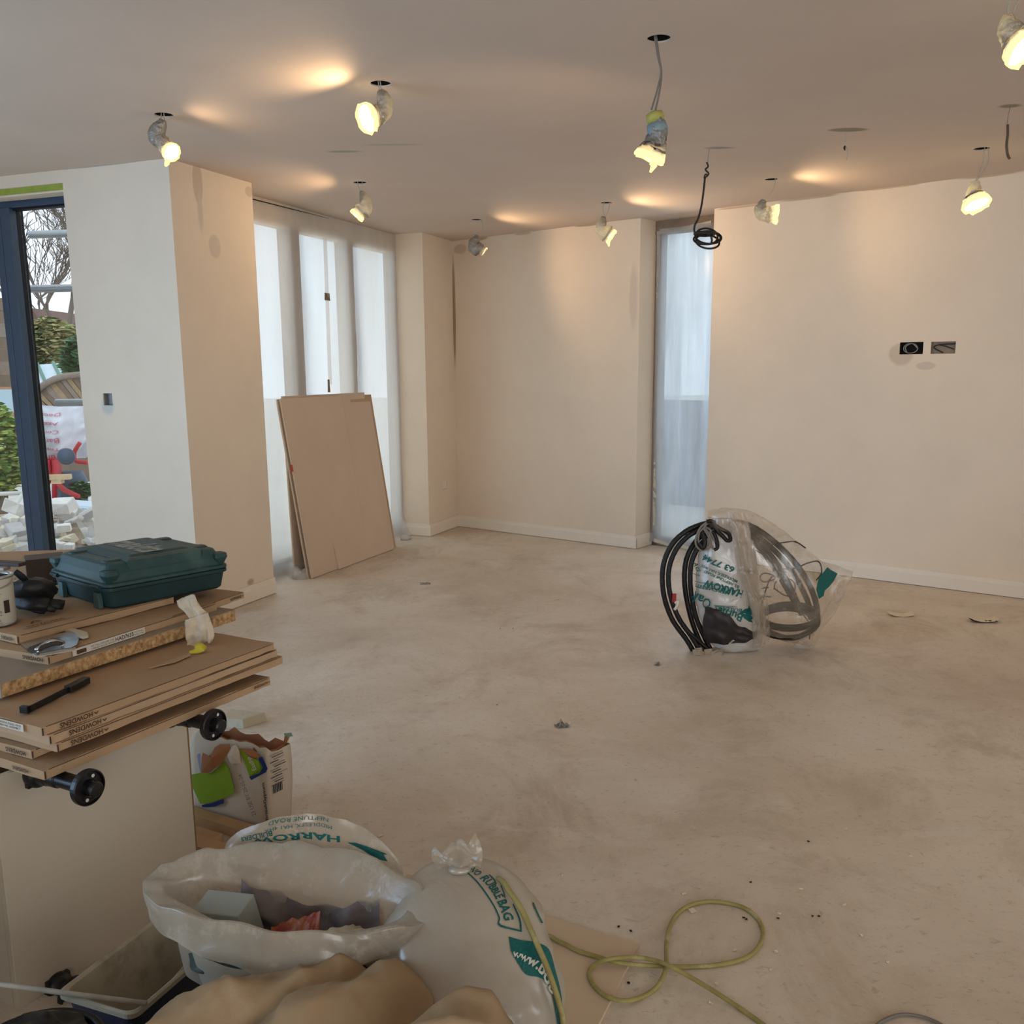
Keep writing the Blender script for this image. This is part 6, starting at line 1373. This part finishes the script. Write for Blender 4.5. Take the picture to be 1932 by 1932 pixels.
# --- small litter on the floor
def shard(px, py, L, wd, h, rz, mt, label, name='floor_scrap', curl=.0, seed=0, cat='debris'):
    c = atz(px, py, .001); R = Matrix.Rotation(rz, 3, 'Z'); q = MB()
    def f(a, b):
        x = (a-.5)*L*(1 - .3*abs(b-.5)*mn.noise(Vector((a*3, seed, 1)))); y = (b-.5)*wd*(1 + .5*mn.noise(Vector((seed, b*3, a*2))))
        z_ = .0015 + h*(curl*((a-.5)**2*4) + (1-curl)*max(0, mn.noise(Vector((a*3.5, b*3.5, seed*1.7)))*1.5))
        return c + R @ Vector((x, y, 0)) + Z*z_
    q.grid(f, 7, 5); return tag(q.build(name, mt, solid=.001), label, cat)
M_sil = mat('grey_foil', (90, 84, 76), .35, .3, 60, metal=.3, rgb2=(180, 174, 164)); M_pap = mat('cream_paper', (226, 212, 188), .7); M_blkf = mat('black_backed_scrap', (38, 34, 32), .6)
shard(1060, 1370, .055, .040, .030, .4, M_sil, 'crumpled grey and black scrap alone in the middle of the floor', seed=1)
shard(1241, 1254, .040, .025, .022, .9, M_sil, 'small dark crumpled scrap left of the cable coil on the floor', seed=2)
shard(1699, 1161, .14, .075, .018, -.1, M_pap, 'cream paper scrap with a curled edge right of the cable coil', seed=3, curl=.8)
shard(1855, 1171, .15, .075, .022, -.15, M_pap, 'curled cream scrap with a dark underside near the right edge', seed=4, curl=.8)
shard(1855, 1173, .14, .06, .012, -.15, M_blkf, 'dark backing lying under the curled cream scrap', seed=5, curl=.9)
shard(802, 1101, .070, .050, .010, .2, M_sil, 'small dark-edged scrap on the floor in front of the inner corner', seed=6)
shard(1048, 1131, .05, .012, .004, .5, M_pap, 'thin white sliver on the floor between corner and coil', seed=7)
shard(708, 1614, .022, .014, .004, .2, M_pap, 'tiny pale plaster flake above the open bag', seed=8)
shard(717, 1577, .018, .012, .003, .7, M_pap, 'tiny pale flake farther from the open bag', seed=9)
shard(1070, 1779, .020, .015, .010, .7, M_pap, 'white plaster crumb on the board sheet beside the tied bag', seed=10)
shard(1290, 1687, .012, .008, .003, .3, M_pap, 'white flake above the yellow cable loop', seed=11)
shard(1306, 1718, .018, .020, .001, .3, M_pap, 'pale plaster smear inside the top of the yellow loop', seed=12)
for i, (px, py) in enumerate([(1403, 1732), (1408, 1735), (1167, 1749), (1190, 1757), (1468, 1733), (1416, 1665), (1533, 1729), (1525, 1588), (938, 1330), (944, 1186), (968, 1186), (1140, 1091), (1545, 1729), (1186, 1855)]):
    shard(px, py, .007, .005, .003, i*.7, M_blkf, 'tiny dark crumb of rubbish scattered on the bare screed floor', 'floor_crumb', seed=20+i)['group'] = 'tiny dark crumbs on the screed floor'
for i, (px, py) in enumerate([(1464, 1796), (1454, 1830), (1352, 1857), (1470, 1724), (1511, 1678), (1674, 1815), (1718, 1616), (1596, 1564), (1593, 1708), (1625, 1765), (1342, 1893), (1386, 1793), (930, 1230), (1080, 1355), (650, 1548), (1060, 1652), (1120, 1646), (870, 1312), (1270, 1310)]):
    shard(px, py, .010, .007, .003, i*.9, M_pap, 'tiny pale plaster crumb scattered on the bare screed floor', 'floor_crumb', seed=50+i)['group'] = 'tiny pale crumbs on the screed floor'

# ================================================================== ducts and cables rising from the floor, wrapped in bags
M_duct = mat('black_duct', (22, 19, 18), .42, .15, 20, .25, 120, dust=((96, 84, 72), 14, .62, .74)); M_clear = film('clear_sack', rgb=(214, 196, 172), clear=.80, var=.14, scale=7, gloss=.09, dust=.12, trans=.45, bump=.6)
M_pbag = film('printed_white_sack', rgb=(216, 212, 206), clear=.10, var=.08, scale=9, gloss=.08, trans=.4, bump=.6); M_content = mat('dark_wrapped_core', (44, 38, 36), .5, .2, 10, .2, 30)
M_rubb = mat('broken_screed', (160, 144, 124), .9, .1, 20, .3, 60)
M_pleat = film('pleated_sack', rgb=(206, 188, 164), clear=.60, var=.20, scale=10, gloss=.06, dust=.1, trans=.5, bump=.8, stretch=(1.4, 1.4, .7))
YK = 4.74; kk = YK/F_PX
KP = lambda x_, y_, dy=0.0: aty(x_, y_, YK + dy)
du = thing('service_ducts', 'thick black ducts curving out of the floor into the bagged cable coil', 'duct', atz(1325, 1226, 0))
def duct(pts, r, dy=0.0, name='duct', mt=None, par=None):
    P_ = [KP(x_, y_, dy + (p[2] if len(p) > 2 else 0)) for p in pts for x_, y_ in [p[:2]]]
    q = MB(); S_ = spline(P_, 9); q.tube(S_, [r*(1 + .03*math.sin(i*1.9)) for i in range(len(S_))], 12); return q.build(name, mt or M_duct, par or du, True)
duct([(1312, 1236), (1296, 1208), (1268, 1168), (1252, 1120), (1251, 1070), (1266, 1030), (1292, 1004), (1322, 990), (1350, 985)], .0135, .00)
duct([(1324, 1234), (1304, 1200), (1280, 1165), (1264, 1120), (1262, 1075), (1275, 1038), (1298, 1012), (1325, 998), (1352, 993)], .0130, -.015)
duct([(1337, 1238), (1318, 1205), (1302, 1160), (1292, 1105), (1294, 1060), (1308, 1028), (1330, 1006), (1354, 1000)], .0135, .02)
duct([(1347, 1237), (1328, 1200), (1312, 1160), (1303, 1110), (1304, 1065), (1317, 1034), (1338, 1012), (1360, 1004)], .0130, .0)
duct([(1340, 1230), (1315, 1206), (1296, 1190), (1284, 1172)], .011, -.02)
q = MB()
for i in range(9):
    r = random.Random(i); c = atz(1325 + r.uniform(-18, 32), 1228 + r.uniform(-5, 5), .006); chunk(q, c, (.05, .04, .03), 60+i)
o = q.build('broken_screed', M_rubb, du); o['kind'] = 'stuff'
q = MB(); q.box(KP(1272, 1128, -.03), (.02, .012, .045)); q.build('red_tag', mat('red_plastic_tag', (150, 40, 32), .5), du); q = MB(); q.tube(spline([KP(1274, 1138, -.04), KP(1280, 1134, -.05), KP(1277, 1144, -.05), KP(1273, 1150, -.04)], 4), .008, 6); q.build('tape_shred', M_masktape, du, True)
# knot of flex tying the ducts together at the top
kn = thing('tied_flex', 'tangle of dark flex knotted round the top of the black ducts', 'cable', KP(1340, 1010, -.05))
for pts, r in (([(1336, 984), (1322, 995), (1313, 1015), (1314, 1030), (1324, 1038), (1335, 1034), (1340, 1022), (1334, 1008), (1328, 996), (1338, 984)], .0055),
               ([(1332, 992), (1320, 1005), (1318, 1022), (1328, 1033), (1342, 1030)], .0050), ([(1330, 997), (1338, 1008), (1340, 1024), (1347, 1036), (1353, 1030), (1346, 1014), (1340, 1000), (1332, 995)], .0055),
               ([(1333, 984), (1345, 984), (1352, 1000), (1362, 1010), (1372, 1020), (1378, 1018), (1374, 1006), (1360, 998), (1350, 992)], .0105), ([(1345, 1002), (1352, 1020), (1353, 1034), (1347, 1038)], .011), ([(1324, 1003), (1330, 1022), (1326, 1034), (1318, 1024)], .012)):
    duct([(*p, 0) for p in pts], r, -.055, 'flex', M_flexg if r < .006 else M_duct, kn)
# coiled cables hanging inside the clear sack
co = thing('cable_coil', 'black cables coiled inside the clear sack beside the printed bag', 'cable', KP(1490, 1206, 0))
for pts, r, dy in (([(1368, 984), (1405, 988), (1440, 1006), (1480, 1040), (1512, 1078), (1534, 1120), (1542, 1160), (1530, 1188), (1500, 1203), (1470, 1200), (1440, 1184), (1430, 1165)], .0150, .00),
                   ([(1368, 992), (1405, 998), (1438, 1018), (1476, 1054), (1503, 1092), (1524, 1135), (1530, 1168)], .0140, .03),
                   ([(1370, 1000), (1410, 1008), (1440, 1030), (1468, 1066), (1490, 1105), (1506, 1140)], .0130, -.03),
                   ([(1372, 1006), (1404, 1014), (1432, 1034), (1460, 1072), (1484, 1112), (1512, 1160)], .0120, .05)):
    duct([(*p, 0) for p in pts], r, dy, 'thick_cable', M_duct, co)
for (cx, cy, a, b, dz, r) in ((1488, 1164, 56, 24, .10, .012), (1486, 1172, 58, 30, .05, .012), (1490, 1160, 54, 22, -.08, .010), (1484, 1176, 55, 27, -.04, .013)):
    q = MB(); q.tube([KP(cx + a*math.cos(t_), cy + b*math.sin(t_), dz*math.sin(t_)) for t_ in [2*math.pi*i/44 for i in range(44)]], r, 10, loop=True); q.build('cable_loop', M_duct, co, True)
for pts in ([(1432, 1165), (1440, 1130), (1452, 1095), (1470, 1076), (1500, 1072), (1525, 1062), (1545, 1060), (1550, 1080), (1540, 1095)], [(1420, 1035), (1445, 1050), (1470, 1070), (1484, 1080)], [(1452, 1096), (1440, 1098), (1434, 1090), (1440, 1082), (1456, 1084), (1462, 1092), (1446, 1098)],
            [(1428, 1136), (1440, 1126), (1455, 1126)], [(1460, 1110), (1478, 1122), (1492, 1124), (1500, 1110), (1496, 1096), (1478, 1090), (1464, 1098), (1460, 1112)], [(1420, 1026), (1450, 1028), (1476, 1024), (1500, 1022), (1520, 1034)], [(1425, 1125), (1434, 1112), (1450, 1108)], [(1500, 1150), (1515, 1160), (1528, 1180), (1527, 1206)]):
    duct([(*p, 0) for p in pts], .0034, -.02, 'thin_cable', M_cable_dark, co)
# printed white bag hanging from the knot
pbg_ = thing('printed_sack', 'white sack with upside-down green print tied below the flex knot', 'bag', KP(1375, 1226, 0))
RW = [(978, 1352, 1384, .03), (1000, 1342, 1412, .05), (1025, 1325, 1422, .065), (1055, 1316, 1426, .08), (1090, 1310, 1430, .09), (1130, 1310, 1430, .095), (1170, 1322, 1434, .09), (1200, 1330, 1436, .085), (1218, 1345, 1434, .07), (1226, 1352, 1428, .045)]
RWs = spline([Vector((y_, (a_+b_)/2, (b_-a_)/2)) for y_, a_, b_, d_ in RW], 5); DWs = spline([Vector((d_, 0, 0)) for _, _, _, d_ in RW], 5)
def sackring(i, n=48, grow=1.0, seed=3):
    y_, c_, hw = RWs[i]; d_ = DWs[i].x; out = []
    cz = KP(c_, y_).z; cx = KP(c_, y_).x
    for k in range(n):
        th = 2*math.pi*k/n; p = Vector((cx + hw*kk*math.cos(th)*grow, YK + d_*math.sin(th)*grow, max(.003, cz)))
        nn = crease(p, 8, seed, .012); out.append(p + Vector((math.cos(th), math.sin(th), 0))*nn)
    return out
q = MB(); q.loft([sackring(i) for i in range(len(RWs))], False, True); q.build('bag_body', M_pbag, pbg_, True)
def pfront(px, py, off=.006):
    ys = [r_.x for r_ in RWs]; i = 0
    while i < len(ys)-2 and ys[i+1] < py: i += 1
    f = max(0, min(1, (py-ys[i])/(ys[i+1]-ys[i]))); c_ = RWs[i].y*(1-f)+RWs[i+1].y*f; hw = RWs[i].z*(1-f)+RWs[i+1].z*f; d_ = DWs[i].x*(1-f)+DWs[i+1].x*f
    cth = max(-.98, min(.98, (px-c_)/hw)); Y = YK - d_*math.sqrt(1-cth*cth); p = aty(px, py, Y); n = Vector((cth, -math.sqrt(1-cth*cth), 0))
    return p + n*(crease(p, 8, 3, .012) + off)
def ptext(tx, x0, y0, x1, y1, hgt, mt=None, bo=.02):   # baseline runs from (x0,y0) to (x1,y1) in the photo; letters stand below it (upside down print)
    a, b = Vector((x0, y0, 0)), Vector((x1, y1, 0)); d = (b-a).normalized(); up = Vector((-d.y, d.x, 0))*-1
    q = MB(); put_text(q, tx, lambda x, y: pfront(*((a.lerp(b, x+.5) + Vector((d.y, -d.x, 0))*hgt*(y+.5))[:2])), bo); q.build('lettering', mt or M_teal, pbg_)
ptext('63 7744', 1386, 1070, 1329, 1045, 12, bo=.03)
ptext('MIDDLESEX, HA1 4HX', 1392, 1094, 1325, 1063, 6.5)
ptext('B2, NEPTUNE ROAD', 1394, 1104, 1332, 1074, 6.5)
ptext('HARROW', 1402, 1114, 1332, 1092, 15, bo=.04)
ptext('MERCHANTS', 1376, 1116, 1311, 1100, 6.5)
ptext('Oak', 1345, 1134, 1312, 1114, 20, bo=.02)
ptext('BUILDERS', 1398, 1148, 1350, 1142, 7)
ptext('Burnt', 1402, 1158, 1358, 1144, 16, bo=.02)
q = MB(); tp_ = [(1395, 1155), (1402, 1148), (1412, 1147), (1410, 1141), (1416, 1148), (1421, 1156), (1422, 1164), (1414, 1170), (1418, 1174), (1410, 1172), (1402, 1166), (1398, 1160)]; P_ = [pfront(x_, y_, .009) for x_, y_ in tp_]; c_ = sum(P_, Vector())/len(P_); q.add(P_ + [c_], [(i, (i+1) % 12, 12) for i in range(12)]); q.build('tree_logo', M_teal, pbg_)
q = MB(); va, vb = Vector((1311, 1060, 0)), Vector((1320, 1078, 0)); put_text(q, 'AG', lambda x, y: pfront(*((va.lerp(vb, x+.5) + Vector((8*(y+.5)-4, 0, 0)))[:2])), .02); q.build('lettering', M_teal, pbg_)
for (x0, y0, x1, y1) in ((1306, 1081, 1322, 1086), (1310, 1096, 1372, 1106), (1310, 1105, 1340, 1112), (1348, 1141, 1388, 1144), (1358, 1150, 1400, 1156)):
    q = MB(); q.grid(lambda a, b: pfront(x0 + (x1-x0)*a, y0 + (y1-y0)*a + b*1.1, .0065), 8, 1); q.build('print_line', M_teal, pbg_)
# dark core seen through the foot of the printed bag
def core_pt(a, b):
    x_ = 1330 + a*95; yt = 1146 + a*40 - 8*math.sin(a*6) + 5*mn.noise(Vector((a*7, 1, 2))); yb = 1216 - 14*abs(a-.42)**1.5*2 + 3*mn.noise(Vector((a*6, 4, 2)))
    return pfront(x_, yt + (yb-yt)*b, .010 + .010*mn.noise(Vector((a*5, b*4, 8))))
q = MB(); q.grid(core_pt, 26, 18); q.build('dark_lower_film', M_content, pbg_, True)
# clear sack drawn over everything, flaring to the right
cl = thing('clear_sack', 'clear dusty polythene sack pulled over the cable coil, flaring to the right', 'bag', KP(1490, 1222, 0))
RC = [(1336, 962, 990, .05), (1352, 959, 1004, .09), (1385, 960, 1020, .11), (1415, 964, 1160, .12), (1432, 972, 1192, .135), (1470, 996, 1207, .15), (1505, 1020, 1216, .15), (1535, 1042, 1218, .14), (1552, 1056, 1185, .10), (1575, 1064, 1158, .05), (1592, 1071, 1125, .02), (1609, 1077, 1082, .006)]
RCs = spline([Vector((x_, (a_+b_)/2, (b_-a_)/2)) for x_, a_, b_, d_ in RC], 6); DCs = spline([Vector((d_, 0, 0)) for _, _, _, d_ in RC], 6)
def clring(i, n=56):
    x_, c_, hh_ = RCs[i]; d_ = DCs[i].x; out = []
    for k in range(n):
        th = 2*math.pi*k/n; sx = sgnpow(math.sin(th), .9); cy_ = sgnpow(math.cos(th), .9)
        p = KP(x_, c_ - hh_*cy_, d_*sx); nn = crease(p, 5, 11, .016)
        p = p + Vector((.3*nn, nn*(1 if sx > 0 else -1)*min(1, abs(sx)*3), nn*.4*(1 if cy_ > 0 else -1))); p.z = max(.004, p.z); out.append(p)
    return out
q = MB(); q.loft([clring(i) for i in range(len(RCs))], False, True); q.build('sack_film', M_clear, cl, True)
# gathered pleat hanging between the two bags
q = MB(); pl = spline([KP(1388, 966, -.12), KP(1398, 1000, -.135), KP(1404, 1050, -.13), KP(1420, 1100, -.12), KP(1434, 1150, -.11), KP(1436, 1200, -.09), KP(1430, 1222, -.07)], 6)
for sgn in (0, 1, 2):
    q.grid(lambda a, b: pl[round(b*(len(pl)-1))] + Vector(((a-.5)*.045 + sgn*.020 - .02 + .012*mn.noise(Vector((b*6, sgn, 1))), -.016*math.sin(a*math.pi) - sgn*.006 + .01*mn.noise(Vector((a*4, b*7, sgn))), 0)), 8, 42)
q.build('gathered_pleat', M_pleat, cl, True)
def cf(px, py, dy=-.0): return KP(px, py, dy)
q = MB(); P_ = [cf(x_, y_, -.155 + .002*(x_-1530)) for x_, y_ in ((1561, 1070), (1567, 1075), (1580, 1082), (1573, 1096), (1563, 1108), (1552, 1118), (1554, 1124), (1545, 1130), (1540, 1112), (1544, 1092))]; P_ = [p + Vector((0, 0, 0)) for p in P_]; c_ = sum(P_, Vector())/10; q.add(P_ + [c_], [(i, (i+1) % 10, 10) for i in range(10)]); q.build('green_band', M_teal, cl, solid=.001)
q = MB(); fp_ = [(1500, 1212), (1535, 1200), (1548, 1160), (1600, 1085), (1570, 1130), (1545, 1180), (1528, 1222), (1505, 1228), (1495, 1222)]
P_ = [cf(x_, y_, .02 + .03*math.sin(i)) for i, (x_, y_) in enumerate(fp_)]; c_ = sum(P_, Vector())/9; q.add(P_ + [c_], [(i, (i+1) % 9, 9) for i in range(9)]); q.build('torn_edge', M_clear, cl)
